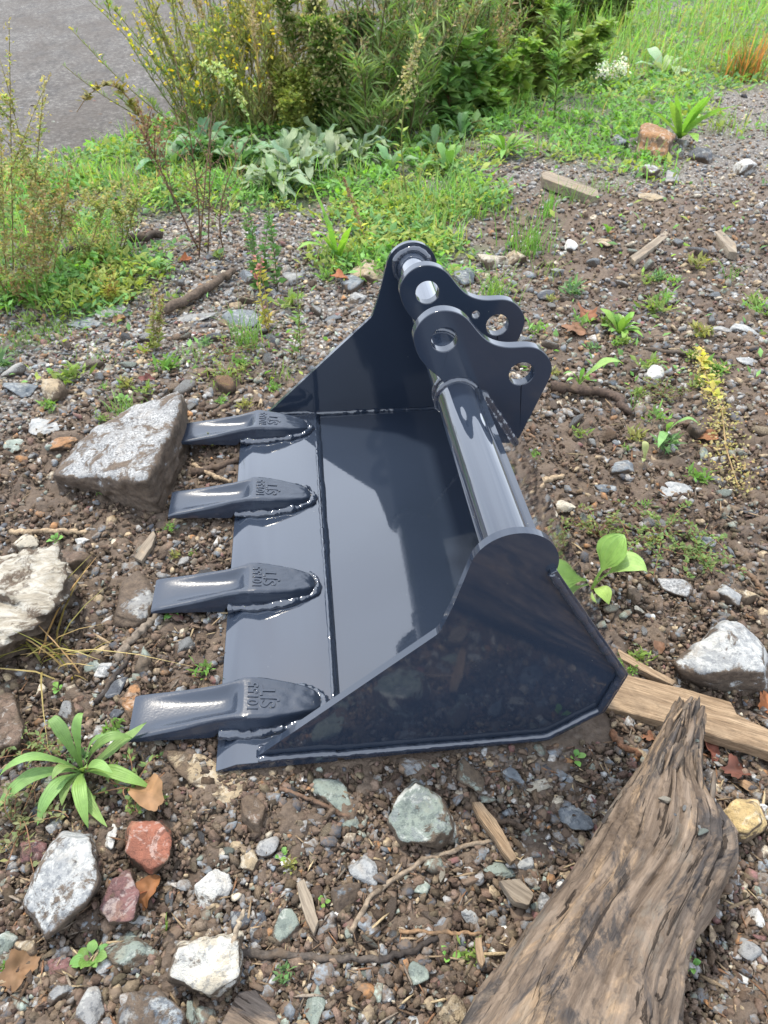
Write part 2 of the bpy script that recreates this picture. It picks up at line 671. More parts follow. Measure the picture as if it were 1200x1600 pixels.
def add_bead(P, r, seed, amp=.3):
    V, F = bead(P, r, seed, amp=amp)
    WB.append(link('weld_bead', mesh_from('weld_bead', V, F, True), M['paint'], bucket))


def ring(y, r, z=0):
    a = np.linspace(0, 2 * pi, 70)
    return np.stack([PC[0] + r * np.cos(a), 0 * a + y, PC[1] + r * np.sin(a)], -1)


add_bead(ring(IN + T_PL + .003, PR + .002), .0075, 1)
add_bead(ring(BWID - IN - T_PL - .004, PR + .003), .0105, 2, .5)
for kk, y in enumerate((.410 - .001, .410 + T_EAR + .001, .590 - .001, .590 + T_EAR + .001)):
    add_bead(ring(y, PR - .0005), .0066, 3 + kk)
    line = np.array([(.4540, y, .3960), (.4675, y, .3850), (.4970, y, .3390), (.5310, y, .2850)])
    add_bead(line, .0082, 13 + kk, .45)
corner_path = offset(o_fil, T_SH - .001)[::-1]
for s, y in ((0, .0035), (1, BWID - .0035)):
    cp = np.array([(.4690, y, .3690)] + [(p[0], y, p[1]) for p in corner_path[1:] if p[0] > .2] + [(.19, y, .0125), (.16, y, .0168), (.066, y, .0172)])
    add_bead(cp, .0068, 31 + s, .35)
# inner beads where plates meet floor and lip
for s, y in ((0, IN + T_PL + .001), (1, BWID - IN - T_PL - .001)):
    cp = np.array([(.066, y, .0172), (.16, y, .0172), (.19, y, .0125)] + [(p[0], y, p[1]) for p in i_fil if p[0] > .2])
    add_bead(cp, .0058, 41 + s, .7)
# the bead along the joint of lip and floor
Pj = np.array([(.1838 + .0012 * sin(7 * s), s, .0152) for s in np.linspace(.022, BWID - .022, 40)])
add_bead(Pj, .0040, 51, .9)


# teeth
def tooth_mesh(seed):
    ys = np.r_[np.linspace(-.134, -.125, 4), np.linspace(-.115, .03, 26), np.linspace(.034, .056, 9), np.linspace(.062, .145, 16), np.linspace(.149, .1665, 9)]
    ns = 29
    s = np.linspace(-1, 1, ns)
    V = []
    for y in ys:
        w = np.interp(y, [-.134, -.10, -.04, .0, .03, .045, .08, .12, .145, .155, .163, .1665], [.0415, .0405, .0370, .0345, .0370, .0400, .0385, .0320, .0245, .0200, .0120, .0020])
        zt = np.interp(y, [-.134, -.125, -.06, .0, .03, .044, .056, .10, .14, .155, .163, .1665], [.0255, .0285, .0365, .0465, .0525, .0550, .0546, .0466, .0375, .0330, .0272, .0200])
        zb = np.interp(y, [-.134, -.125, -.05, -.012, -.004, .0], [.0205, .0195, .0120, .0060, .0080, .0165])
        if y > 0:
            zb = .0160
        # dished top between two ridges, ending in the scoop before the hump
        dish = np.interp(y, [-.134, -.11, -.06, -.01, .015, .026, .034, .044], [0, .0015, .0065, .0125, .0150, .0135, .0040, 0])
        cr = 1 - np.clip(np.abs(s) / .74, 0, 1) ** 3.2
        rd = np.interp(y, [-.134, -.05, .04, .1, .1665], [.0020, .0032, .0042, .0070, .004])
        edge = np.clip((np.abs(s) * w - (w - rd)) / rd, 0, 1)
        top = zt - dish * cr - rd * (1 - np.sqrt(np.clip(1 - edge ** 2, 0, 1)))
        top = np.maximum(top, zb + .0008)
        ctop = np.stack([np.full(ns, y), s * w, top], -1)
        # flanks: a small shelf half way, then straight down
        zs = np.linspace(top[-1], zb, 7)[1:-1]
        flare = .7 * np.interp(np.linspace(0, 1, 7)[1:-1], [0, .35, .5, 1], [0, .0012, .003, .0030]) * (1 if -.08 < y < .15 else .3)
        rgt = np.stack([np.full(5, y), w + flare, zs], -1)
        lft = rgt[::-1] * np.array([1, -1, 1])
        sb = s[::-1][::4]
        bot = np.stack([np.full(len(sb), y), sb * (w + flare[-1]), np.full(len(sb), zb)], -1)
        V.append(np.concatenate([ctop, rgt, bot, lft]))
    n = len(V[0])
    k = len(V)
    V = np.concatenate(V)
    # rough cast top around the lettering and lumps of paint at the heel
    hm = sstep(.05, .07, V[:, 0]) * sstep(.024, .032, V[:, 2])
    lump = (fbm(V * 210, 3, seed) - .5) * .0020 + (fbm(V * 70, 2, seed + 3) - .5) * .0035 * sstep(.10, .13, V[:, 0])
    V[:, 2] += lump * hm
    V[:, 1] += (fbm(V * 40, 2, seed + 6) - .5) * .0016
    i, j = np.meshgrid(np.arange(k - 1), np.arange(n), indexing='ij')
    F = np.stack([i * n + j, (i + 1) * n + j, (i + 1) * n + (j + 1) % n, i * n + (j + 1) % n], -1).reshape(-1, 4)
    F = [list(map(int, f)) for f in F] + [list(range(n)), list(range((k - 1) * n, k * n))[::-1]]
    return mesh_from('tooth', V, F, True, sharp=48)


def letters(text, size, mat):
    cu = bpy.data.curves.new('lettering', 'FONT')
    cu.body = text
    cu.size = size
    cu.extrude = .0009
    cu.bevel_depth = .0003
    cu.bevel_resolution = 1
    cu.offset = .0004
    cu.align_x = 'CENTER'
    cu.align_y = 'CENTER'
    tmp = bpy.data.objects.new('lettering', cu)
    COL.objects.link(tmp)
    dg = bpy.context.evaluated_depsgraph_get()
    me = bpy.data.meshes.new_from_object(tmp.evaluated_get(dg))
    bpy.data.objects.remove(tmp)
    me.materials.clear()
    me.materials.append(mat)
    return me


L_BIG = letters('SJT', .0330, M['cast'])
L_SMALL = letters('10155', .0225, M['cast'])
for ti, yc in enumerate((.0945, .3635, .6335, .9055)):
    th = link('tooth', tooth_mesh(100 + 11 * ti), M['cast'], bucket, loc=(0, yc, 0))
    # reading direction runs across the bucket, the letters lie on the sloping heel
    slope = -math.atan2(.0080, .044)
    for me, x, z, sc in ((L_SMALL, .0600, .0543, 1), (L_BIG, .0830, .0501, 1)):
        lo = link('lettering', me, None, th, loc=(x, -.001, z))
        lo.rotation_euler = Euler((0, -slope, 0)).to_matrix().to_4x4().to_euler()
        m3 = Matrix.Rotation(-slope, 4, 'Y') @ Matrix.Rotation(pi / 2, 4, 'Z')
        lo.rotation_euler = m3.to_euler()
    hw = lambda y: np.interp(y, [.0, .03, .045, .08, .12, .145, .155, .163, .168], [.0375, .0400, .0430, .0415, .0350, .0275, .0230, .0160, .0060]) + .0022
    yy = np.linspace(.004, .168, 30)
    path = [(y, -hw(y), .0170) for y in yy] + [(.1715, 0, .0175)] + [(y, hw(y), .0170) for y in yy[::-1]]
    V, F = bead(np.array(path), .0088, 200 + ti, n=14, amp=1.0)
    V = V + (fbm(V * 120, 2, 300 + ti)[:, None] - .5) * np.array([.004, .003, .005])
    V[:, 2] = np.maximum(V[:, 2], .0158)
    link('weld_bead', mesh_from('weld_bead', V, F, True), M['paint'], th)

# ------------------------------------------------------------------ stones
_ICO = {}


def ico(k):
    if k not in _ICO:
        bm = bmesh.new()
        bmesh.ops.create_icosphere(bm, subdivisions=k, radius=1)
        V = np.array([v.co[:] for v in bm.verts])
        F = np.array([[v.index for v in f.verts] for f in bm.faces])
        bm.free()
        _ICO[k] = (V, F)
    return _ICO[k]


def radial(D, N, d, p=22.0):
    """distance from the centre along D to the rounded convex body bounded by planes N.x = d"""
    c = np.maximum(D @ N.T, 0) / d
    return 1.0 / (np.sum(c ** p, axis=1) ** (1.0 / p) + 1e-9)


def rock_mesh(seed, size, sub=3, planes=12, amp=.05, p=22):
    r = np.random.default_rng(seed)
    D, F = ico(sub)
    N = r.normal(size=(planes, 3))
    N[:, 2] *= .8
    N = np.concatenate([N, [[0, 0, 1], [0, 0, -1]], r.normal(size=(2, 3)) * .3 + [0, 0, 1]])
    N /= np.linalg.norm(N, axis=1)[:, None]
    d = r.uniform(.62, 1.0, len(N))
    V = D * radial(D, N, d, p)[:, None]
    V = V / np.abs(V).max(0)
    off = r.uniform(0, 50, 3)
    V = V * (1 + amp * 2.2 * (fbm(V * 1.6 + off, 2, seed)[:, None] - .5) + amp * (fbm(V * 5 + off, 3, seed + 1)[:, None] - .5))
    V = V * (1 + amp * .5 * (fbm(V * 14 + off, 3, seed + 2)[:, None] - .5))
    V = V * np.asarray(size)
    return mesh_from('stone', V, F, True, np.ones(3), sharp=None)


def hull_rock(P, seed, sub=5, amp=.006, p=30, strat=None):
    """a rock from its own corner points; facets rounded and roughened"""
    bm = bmesh.new()
    P = np.asarray(P)
    c = P.mean(0)
    for q in P:
        bm.verts.new(q - c)
    bmesh.ops.convex_hull(bm, input=bm.verts[:])
    bm.normal_update()
    N, d = [], []
    for f in bm.faces:
        n = np.array(f.normal[:])
        dd = float(np.array(f.verts[0].co[:]) @ n)
        if dd < 0:
            n, dd = -n, -dd
        if dd > 1e-4:
            N.append(n)
            d.append(dd)
    bm.free()
    N, d = np.array(N), np.array(d)
    D, F = ico(sub)
    # spread the sample directions according to the body's proportions
    S = (P.max(0) - P.min(0)) / 2
    D2 = D * S
    D2 = D2 / np.linalg.norm(D2, axis=1)[:, None]
    V = D2 * radial(D2, N, d, p)[:, None]
    n1 = np.abs(fbm(V * 16, 3, seed) - .5) * 2 - .5
    n2 = fbm(V * 55, 3, seed + 3) - .5
    V = V + D2 * (amp * 2.6 * n1 + amp * 1.8 * n2)[:, None]
    if strat is not None:                       # layers broken off in steps
        a = np.asarray(strat, float)
        a /= np.linalg.norm(a)
        h = V @ a
        s = fbm(np.stack([h * 120, h * 0, (V @ np.cross(a, [0, 0, 1])) * 4], -1), 3, seed + 7) - .5
        V = V + D2 * (s * amp * 5.0)[:, None]
    return mesh_from('boulder', V, F, True, np.ones(3)), c


def mat_rock(name, mode='plain'):
    t = NT(name)
    oi = t.N('ObjectInfo')
    v0 = t.coord()
    va = t.N('VectorMath', operation='ADD')
    t.L(v0, va.inputs[0])
    cx = t.N('CombineXYZ')
    r100 = t.math('MULTIPLY', oi.outputs['Random'], 60)
    for k in range(3):
        t.L(r100, cx.inputs[k])
    t.L(cx.outputs[0], va.inputs[1])
    v = va.outputs[0]
    n1 = t.noise(v, 22, 5, .62, .4)
    n2 = t.noise(v, 95, 5, .7)
    n3 = t.noise(v, 420, 3, .7)
    base = oi.outputs['Color']
    dark = t.mix(1.0, base, (.40, .42, .46), 'MULTIPLY')
    light = t.mix(.42, base, (.50, .50, .46))
    warm = t.mix(.45, base, (.26, .19, .11))
    n4 = t.noise(v, 38, 6, .7, .8)
    c = t.mix(t.ramp(n1, [(.42, (0, 0, 0)), (.52, (1, 1, 1))]), t.mix(.45, base, dark), base)
    c = t.mix(t.ramp(n4, [(.53, (0, 0, 0)), (.60, (.75, .75, .75))]), c, light)
    c = t.mix(t.ramp(t.noise(v, 17, 4, .6, .5), [(.55, (0, 0, 0)), (.66, (.6, .6, .6))]), c, warm)
    c = t.mix(t.ramp(n2, [(.38, (.75, .75, .75)), (.48, (0, 0, 0))]), c, dark)
    if mode == 'granite':
        s1 = t.ramp(t.noise(v, 230, 3, .7), [(.40, (.06, .065, .07)), (.50, (.27, .275, .28)), (.64, (.46, .455, .44))])
        c = t.mix(t.ramp(n4, [(.42, (.25, .25, .25)), (.58, (.7, .7, .7))]), c, s1)
    if mode == 'vein':
        wv = t.noise(v, 13, 6, .75, .5)
        c = t.mix(t.ramp(wv, [(.50, (0, 0, 0)), (.56, (.55, .55, .55))]), c, (.48, .48, .45))
        c = t.mix(t.ramp(t.noise(v, 60, 5, .7, 1.0), [(.52, (0, 0, 0)), (.58, (.5, .5, .5))]), c, (.16, .17, .18))
    if mode == 'slate':
        st = t.noise(t.coord(scale=(3.0, 9, 12)), 6, 7, .72, .6)
        tone = t.ramp(st, [(.30, (.09, .075, .055)), (.45, (.25, .22, .17)), (.58, (.42, .40, .35)), (.74, (.22, .16, .09))])
        c = t.mix(.75, c, tone)
    # soil that clings to the stone: amount in the alpha of the object's colour
    geo = t.N('NewGeometry')
    dn = t.noise(v, 18, 6, .72, .4)
    sz = t.N('SeparateXYZ')
    t.L(geo.outputs['Normal'], sz.inputs[0])
    # more of it low on the flanks, where the stone sat in the ground
    low = t.math('MULTIPLY', t.math('SUBTRACT', .45, sz.outputs[2]), .22)
    dm = t.math('ADD', t.math('ADD', dn, t.math('MULTIPLY', t.math('SUBTRACT', oi.outputs['Alpha'], .43), .65)), low)
    dmask = t.ramp(dm, [(.42, (0, 0, 0)), (.48, (1, 1, 1))])
    soil = t.ramp(n2, [(.3, (.045, .030, .020)), (.7, (.125, .088, .058))])
    c = t.mix(t.math('MULTIPLY', dmask, .93), c, soil)
    h = t.math('ADD', t.math('MULTIPLY', n2, .8), t.math('MULTIPLY', n3, .45))
    h = t.math('ADD', h, t.math('MULTIPLY', dmask, .35))
    if mode == 'slate':
        h = t.math('ADD', h, t.math('MULTIPLY', st, 1.6))
    t.set(Base_Color=c, Roughness=.78, Normal=t.bump(h, .9, .006))
    t.b.inputs['Specular IOR Level'].default_value = .35
    return t.m


def mat_tinted(name, rough=.85, bump=.6, spec=.3, scale=220, soil=.35):
    t = NT(name)
    v = t.coord()
    at = t.N('Attribute', attribute_name='tint')
    n = t.noise(v, scale, 4, .65)
    c = t.mix(1.0, at.outputs['Color'], t.ramp(n, [(.25, (.55, .55, .55)), (.55, (1, 1, 1)), (.8, (1.35, 1.35, 1.35))]), 'MULTIPLY')
    if soil:
        dm = t.ramp(t.noise(v, 60, 5, .75), [(.42, (0, 0, 0)), (.58, (soil * 2, soil * 2, soil * 2))])
        c = t.mix(dm, c, (.115, .084, .060))
    t.set(Base_Color=c, Roughness=rough, Normal=t.bump(n, bump, .003))
    t.b.inputs['Specular IOR Level'].default_value = spec
    return t.m


M['rock'] = mat_rock('field_stone')
M['vein'] = mat_rock('veined_stone', 'vein')
M['granite'] = mat_rock('granite', 'granite')
M['slate'] = mat_rock('layered_slate', 'slate')
M['gravel'] = mat_tinted('gravel_grit', soil=.45)
M['crumb'] = mat_tinted('soil_crumb', .95, .9, .12, 260, 0)

SCOL = dict(blue=(.140, .157, .172), green=(.185, .215, .185), pale=(.28, .285, .28), tan=(.30, .235, .150), brown=(.120, .082, .058), dark=(.055, .060, .070),
            red=(.24, .090, .055), maroon=(.15, .075, .070), white=(.46, .45, .42), cream=(.38, .34, .265), grey=(.21, .21, .205), rust=(.26, .135, .060), yellow=(.46, .33, .15))
TAKEN = []                                     # (x, y, r) footprints already used


def stone(px, py, w, h, colour, label, rot=0, flat=.55, dirt=.42, seed=None, mat='rock', cat='stone', name='stone', group=None, sub=4, jit=.10):
    """a stone seen at (px, py), w x h pixels of the photograph, set into the ground"""
    P = gp(px, py + h * .12)
    dp = depth(P)
    k = dp / FPX
    ww = w * k
    v = CAM_P - P
    el = math.asin(v[2] / np.linalg.norm(v))
    hh = h * k
    H = flat * min(ww, hh)
    D = max((hh - H * .6 * cos(el)) / sin(el), .4 * hh)
    seed = seed if seed is not None else int(px * 7 + py * 13)
    me = rock_mesh(seed, (ww * .53, D * .53, H * .62), sub, amp=jit)
    x, y = P[0], P[1]
    z = float(ground_low(np.array([x]), np.array([y]))[0]) + H * .20
    o = link(name, me, M[mat], loc=(x, y, z), label=label, cat=cat, group=group)
    r = np.random.default_rng(seed)
    o.rotation_euler = (r.uniform(-.12, .12), r.uniform(-.12, .12), -YAW + radians(rot))
    c = np.array(SCOL[colour]) * r.uniform(.9, 1.12)
    o.color = (*c, dirt)
    TAKEN.append((x, y, max(ww, D) * .5))
    return o


def boulder(pts, colour, label, mat, dirt=.4, seed=1, amp=.006, p=30, strat=None, name='boulder', cat='rock', sub=5):
    P = np.array([gp(a, b, c) for a, b, c in pts])
    me, c = hull_rock(P, seed, sub, amp, p, strat)
    o = link(name, me, M[mat], loc=c, label=label, cat=cat)
    o.color = (*SCOL[colour], dirt)
    TAKEN.append((c[0], c[1], max(np.ptp(P[:, 0]), np.ptp(P[:, 1])) * .42))
    return o


# the named rocks (corner points given as photograph position + height above the bucket's floor)
boulder([(73, 745, .02), (130, 678, .06), (205, 628, .085), (286, 603, .100), (292, 640, .085), (262, 690, .10), (232, 752, .095), (150, 722, .06), (90, 752, .01),
         (80, 758, -.05), (165, 790, -.05), (262, 822, -.05), (300, 740, -.05), (300, 660, -.05), (120, 700, -.05)], 'grey',
        'large pale speckled granite rock with muddy side in front of the far teeth', 'granite', .47, 5, .009)
boulder([(-90, 890, .05), (0, 878, .075), (58, 848, .085), (98, 853, .085), (118, 898, .075), (112, 925, .06), (62, 978, .065), (-20, 1022, .05), (-100, 1050, .05),
         (122, 935, -.04), (60, 1010, -.05), (-30, 1058, -.05), (-120, 1040, -.05), (-90, 900, -.05), (98, 868, -.04)], 'cream',
        'large pale layered slate rock at the left edge below the granite rock', 'slate', .44, 9, .008, 40, (.25, .35, 1))
boulder([(1046, 1036, .022), (1128, 972, .055), (1160, 968, .055), (1196, 1012, .045), (1199, 1052, .05), (1130, 1050, .045), (1060, 1052, .02),
         (1042, 1036, -.05), (1060, 1072, -.05), (1135, 1098, -.05), (1205, 1096, -.05), (1206, 1020, -.05), (1125, 968, -.04)], 'pale',
        'large pale triangular rock beside the wooden plank behind the bucket', 'vein', .36, 15, .005)
boulder([(243, 1168, .006), (300, 1172, .004), (390, 1205, -.004), (388, 1236, -.002), (362, 1262, .0), (285, 1222, .006), (238, 1165, -.05), (355, 1274, -.06), (400, 1240, -.06), (390, 1200, -.06), (255, 1160, -.06)],
        'tan', 'flat tan rock wedged under the near corner of the cutting edge', 'rock', .50, 21, .005, 26, None, 'flat_rock')
boulder([(28, 1420, .02), (62, 1345, .05), (98, 1298, .045), (140, 1300, .05), (162, 1372, .045), (130, 1420, .05), (72, 1470, .02), (22, 1420, -.05), (70, 1488, -.05), (165, 1400, -.05), (150, 1295, -.05), (90, 1290, -.05)],
        'pale', 'long pale blue-white rock below the plantain rosette', 'vein', .40, 27, .006)
boulder([(254, 1530, .03), (275, 1478, .05), (340, 1456, .05), (380, 1462, .045), (378, 1530, .04), (330, 1560, .03), (250, 1540, -.05), (335, 1580, -.05), (390, 1540, -.05), (385, 1450, -.05), (270, 1465, -.05)],
        'cream', 'cream-white blotched rock beside the crossed twigs at the bottom', 'vein', .33, 33, .006)
boulder([(600, 1285, .01), (612, 1240, .03), (650, 1218, .035), (690, 1240, .03), (702, 1290, .02), (680, 1322, .01), (620, 1318, .0), (598, 1290, -.05), (630, 1338, -.06), (745, 1330, -.06), (710, 1260, -.05), (645, 1210, -.05)],
        'green', 'large pale green-grey rock in the soil in front of the bucket', 'vein', .40, 39, .006)
boulder([(180, 1590, .02), (200, 1545, .035), (260, 1550, .03), (290, 1580, .03), (285, 1630, .02), (190, 1640, .02), (175, 1580, -.05), (300, 1600, -.05), (240, 1535, -.05), (180, 1660, -.05), (300, 1660, -.05)],
        'blue', 'muddy blue-grey rock cut by the bottom edge of the picture', 'rock', .56, 45, .006)
boulder([(186, 1330, .02), (205, 1282, .03), (252, 1275, .03), (272, 1310, .03), (265, 1352, .02), (235, 1366, .015), (184, 1335, -.05), (240, 1378, -.05), (278, 1340, -.05), (268, 1275, -.05), (200, 1275, -.05)],
        'red', 'broken terracotta-red stone under the tan dead leaf', 'rock', .30, 51, .005)
boulder([(152, 1420, .015), (172, 1372, .025), (205, 1355, .025), (222, 1390, .02), (210, 1440, .015), (165, 1450, .01), (150, 1425, -.05), (180, 1460, -.05), (228, 1420, -.05), (210, 1350, -.05)],
        'maroon', 'maroon stone between the terracotta stone and the long pale rock', 'rock', .34, 57, .005)
boulder([(1122, 1270, .02), (1142, 1246, .04), (1180, 1252, .04), (1194, 1285, .035), (1172, 1302, .03), (1135, 1300, .02), (1118, 1275, -.05), (1165, 1325, -.05), (1200, 1300, -.05), (1190, 1245, -.05)],
        'yellow', 'rounded yellow-tan stone to the right of the driftwood log', 'rock', .28, 63, .005)
boulder([(-40, 1120, .02), (-10, 1085, .04), (25, 1090, .035), (42, 1135, .03), (30, 1165, .02), (-30, 1180, .02), (-50, 1130, -.05), (35, 1190, -.05), (50, 1140, -.05), (20, 1075, -.05), (-40, 1190, -.05)],
        'brown', 'brown weathered rock cut off by the left edge above the plantain', 'rock', .42, 69, .006)

S = stone
S(215, 925, 80, 95, 'grey', 'flat muddy grey stone lying under the tip of the second-nearest tooth', 20, .30, .60)
S(45, 848, 48, 38, 'cream', 'small cream-white stone just above the layered slate rock', 0, .6, .35)
S(110, 878, 64, 56, 'brown', 'brown wedge of stone leaning against the layered slate rock', 20, .6, .5)
S(131, 843, 26, 18, 'white', 'little white stone above the layered slate rock by a stick', 0, .5, .2)
S(232, 1030, 42, 52, 'green', 'pale blue-green stone between two near teeth', 25, .5, .44)
S(184, 1076, 30, 46, 'dark', 'dark blue-grey stone beside the short black stick', -20, .5, .35)
S(150, 1038, 40, 22, 'green', 'narrow grey-green stone beside the speckled white one', 35, .5, .35)
S(164, 1046, 31, 32, 'white', 'speckled white stone above the black stick', 30, .5, .25, mat='granite')
S(106, 1108, 52, 46, 'grey', 'blocky grey stone just above the plantain leaves', 0, .55, .4)
S(182, 1121, 26, 22, 'dark', 'dark smooth oval pebble by the nearest tooth', 0, .6, .15)
S(212, 1098, 44, 66, 'rust', 'orange-tan flat stone partly under the nearest tooth', 20, .35, .44)
S(287, 994, 20, 18, 'cream', 'round cream pebble below the second-nearest tooth', 0, .7, .2)
S(268, 1000, 22, 14, 'tan', 'small tan stone next to the round cream pebble', 0, .5, .3)
S(330, 1382, 60, 60, 'white', 'white quartz stone in the soil right of the terracotta stone', 15, .6, .30, mat='vein')
S(210, 1483, 96, 58, 'green', 'broad green-tan stone above the green seedling', -12, .5, .40)
S(230, 1436, 58, 20, 'grey', 'thin grey slab just under the curled orange leaf', 6, .4, .3)
S(400, 1276, 46, 58, 'brown', 'rounded brown stone below the tan wedged rock', 0, .6, .58)
S(418, 1322, 42, 38, 'grey', 'smooth grey stone in the soil left of the grey-white one', -30, .6, .3)
S(396, 1345, 36, 34, 'tan', 'small khaki stone below the smooth grey stone', 0, .6, .35)
S(568, 1355, 45, 52, 'pale', 'rounded grey-white stone left of the long twig', 0, .65, .3)
S(535, 1402, 66, 62, 'blue', 'blue-grey stone with a muddy hollow in front of the bucket', 10, .55, .48)
S(520, 1238, 92, 40, 'green', 'long curved grey-green slab lying along the bucket bottom', -32, .4, .38)
S(549, 1289, 42, 22, 'green', 'small flat grey-green stone below the curved slab', 10, .5, .3)
S(445, 1450, 44, 66, 'green', 'olive-grey angular stone above the dark twig', -20, .5, .42)
S(404, 1447, 28, 62, 'dark', 'narrow dark stone standing beside the cream rock', -12, .5, .35)
S(376, 1434, 36, 40, 'dark', 'dark blue stone right of the white quartz stone', 0, .55, .35)
S(45, 1482, 42, 46, 'tan', 'khaki stone under the tip of the long pale rock', 0, .55, .40)
S(8, 1472, 48, 54, 'green', 'pale greenish stone at the left edge below the long pale rock', 0, .5, .35)
S(92, 1548, 52, 46, 'grey', 'olive-grey block beside the brown dead leaf at lower left', 10, .55, .45)
S(141, 1568, 50, 66, 'grey', 'upright grey stone left of the muddy blue rock', 15, .55, .40)
S(94, 1508, 56, 34, 'maroon', 'purplish flat stone above the olive-grey block', 14, .4, .42)
S(491, 1570, 34, 62, 'green', 'narrow green-grey stone near the bottom edge', -8, .5, .30)
S(514, 1568, 16, 22, 'white', 'tiny white pebble beside the narrow green-grey stone', 0, .6, .1)
S(174, 1306, 22, 48, 'white', 'thin white stone beside the terracotta stone', 10, .5, .2)
S(55, 1330, 50, 44, 'maroon', 'dull purple stone behind the long pale rock', 0, .4, .40)
S(302, 1580, 36, 48, 'green', 'grey-green stone under the cream rock', 0, .55, .4)
S(795, 1214, 60, 42, 'blue', 'dark blue-grey stone close to the bucket bottom', -10, .55, .34)
S(840, 1233, 46, 25, 'cream', 'flat cream-white stone right of the dark blue-grey one', 8, .4, .25)
S(898, 1279, 56, 40, 'blue', 'pale blue wedge-shaped stone beside the driftwood log', -30, .5, .26)
S(732, 1212, 44, 60, 'green', 'grey-green stone half under the bucket side', 20, .45, .50)
S(642, 1200, 62, 32, 'pale', 'whitish stone under the bottom weld of the bucket', 0, .4, .48)
S(856, 1401, 33, 38, 'grey', 'round salt-and-pepper stone touching the left of the log', 0, .6, .12, mat='granite')
S(780, 1355, 50, 30, 'green', 'flat pale green stone under the wood splinter', 5, .45, .36)
S(819, 1349, 28, 30, 'pale', 'little grey-white stone right of the wood splinter', 0, .6, .25)
S(730, 1424, 38, 42, 'pale', 'square pale blue stone below the wood chip', 5, .45, .14)
S(662, 1385, 28, 28, 'green', 'round flat green pebble near the long twig', 0, .4, .25)
S(655, 1520, 36, 40, 'green', 'pale green stone near the bottom beside the black twig', -25, .5, .32)
S(706, 1572, 48, 64, 'tan', 'pale tan stone at the foot of the driftwood log', 15, .5, .46)
S(648, 1590, 26, 40, 'pale', 'light grey stone at the bottom edge left of the log', -10, .5, .3)
S(1184, 1430, 38, 40, 'white', 'whitish speckled stone at the right edge beside the log', 0, .6, .22, mat='granite')
S(1166, 1479, 42, 34, 'grey', 'grey angular stone below the whitish speckled stone', -15, .55, .28)
S(1190, 1462, 30, 18, 'maroon', 'pinkish brown stone at the right edge', -15, .5, .25)
S(1162, 1524, 22, 24, 'white', 'small white quartz stone right of the log', -30, .6, .15)
S(1190, 1255, 30, 22, 'white', 'pink-white pebble behind the yellow-tan stone', 10, .6, .2)
S(88, 616, 50, 40, 'tan', 'grey-tan rock standing above the granite rock', -15, .8, .40)
S(40, 606, 64, 26, 'blue', 'flat blue-grey slab near the left edge', 14, .35, .30)
S(70, 664, 96, 30, 'pale', 'long pale flat slab left of the granite rock', 22, .3, .36)
S(98, 690, 44, 24, 'rust', 'rusty brown flat stone behind the granite rock', 15, .4, .42)
S(20, 690, 36, 24, 'green', 'grey-green slab at the left edge beside the long pale slab', 15, .35, .4)
S(378, 492, 62, 36, 'blue', 'large blue-grey slab under the grass tuft behind the far tooth', -5, .3, .26)
S(300, 494, 80, 16, 'grey', 'long thin grey slab lying by the dead branch', 14, .4, .30)
S(130, 496, 92, 22, 'blue', 'long blue slate slab lying in the gravel beyond the granite rock', 12, .3, .30)
S(168, 478, 54, 20, 'white', 'pale worn slab beside the brown stub of wood', 22, .5, .28)
S(223, 400, 30, 16, 'blue', 'blue-grey stone between the dark log and the branch', 0, .5, .25)
S(575, 424, 70, 40, 'tan', 'tan and grey rock right behind the upper far plate', -12, .6, .34)
S(552, 440, 38, 34, 'blue', 'dark grey rock under the upright plantain', 0, .6, .3)
S(560, 462, 36, 24, 'grey', 'grey stone behind the brown dead leaf', 0, .5, .3)
S(458, 428, 36, 28, 'grey', 'grey stone left of the upright plantain', 0, .5, .3)
S(388, 430, 30, 26, 'blue', 'bluish stone beside the reddish leaves', 20, .6, .25)
S(1017, 236, 62, 50, 'rust', 'rounded brown boulder in the soil at upper right', 0, .85, .36)
S(967, 223, 26, 24, 'blue', 'light blue stone left of the rounded brown boulder', 0, .7, .1)
S(1043, 214, 24, 20, 'grey', 'grey stone touching the back of the brown boulder', 0, .7, .3)
S(1096, 247, 34, 26, 'dark', 'dark square stone right of the brown boulder', 10, .7, .25)
S(1160, 262, 42, 32, 'white', 'white stone at upper right between dark stones', -20, .7, .2)
S(1012, 277, 30, 26, 'pale', 'pale stone with dark flank below the brown boulder', -20, .7, .46)
S(1047, 291, 24, 22, 'grey', 'small grey stone right of the pale stone below the boulder', 0, .6, .2)
S(1018, 318, 48, 18, 'tan', 'flat tan stone in the open soil at upper right', 0, .4, .44)
S(770, 404, 52, 30, 'cream', 'whitish rock behind the ears beside the grass', 0, .6, .34)
S(803, 400, 30, 28, 'tan', 'tan rock next to the whitish rock behind the ears', 0, .7, .40)
S(722, 432, 36, 30, 'blue', 'blue-grey rock behind the ear right of the pipe', 0, .6, .25)
S(943, 384, 34, 18, 'tan', 'small tan stone in the brown soil beyond the rosette', 0, .5, .4)
S(893, 387, 26, 20, 'white', 'white stone in the brown soil beyond the rosette', 0, .6, .2)
S(1027, 590, 36, 30, 'white', 'white rounded stone right of the root', -5, .75, .24)
S(976, 726, 40, 46, 'blue', 'pale blue-grey stone right of the bucket back', -30, .4, .36)
S(1051, 769, 56, 24, 'pale', 'flat whitish stone right of the bucket back plate', 12, .35, .34)
S(946, 762, 32, 14, 'blue', 'flat slate-blue stone near the bucket back', 0, .45, .25)
S(882, 795, 30, 22, 'cream', 'tan-white stone close to the bucket back edge', -12, .6, .3)
S(1132, 928, 46, 42, 'pale', 'pale pointed stone above the triangular rock', -38, .45, .26)
S(1162, 930, 46, 30, 'tan', 'brown block of stone at the right above the triangular rock', 0, .7, .45)
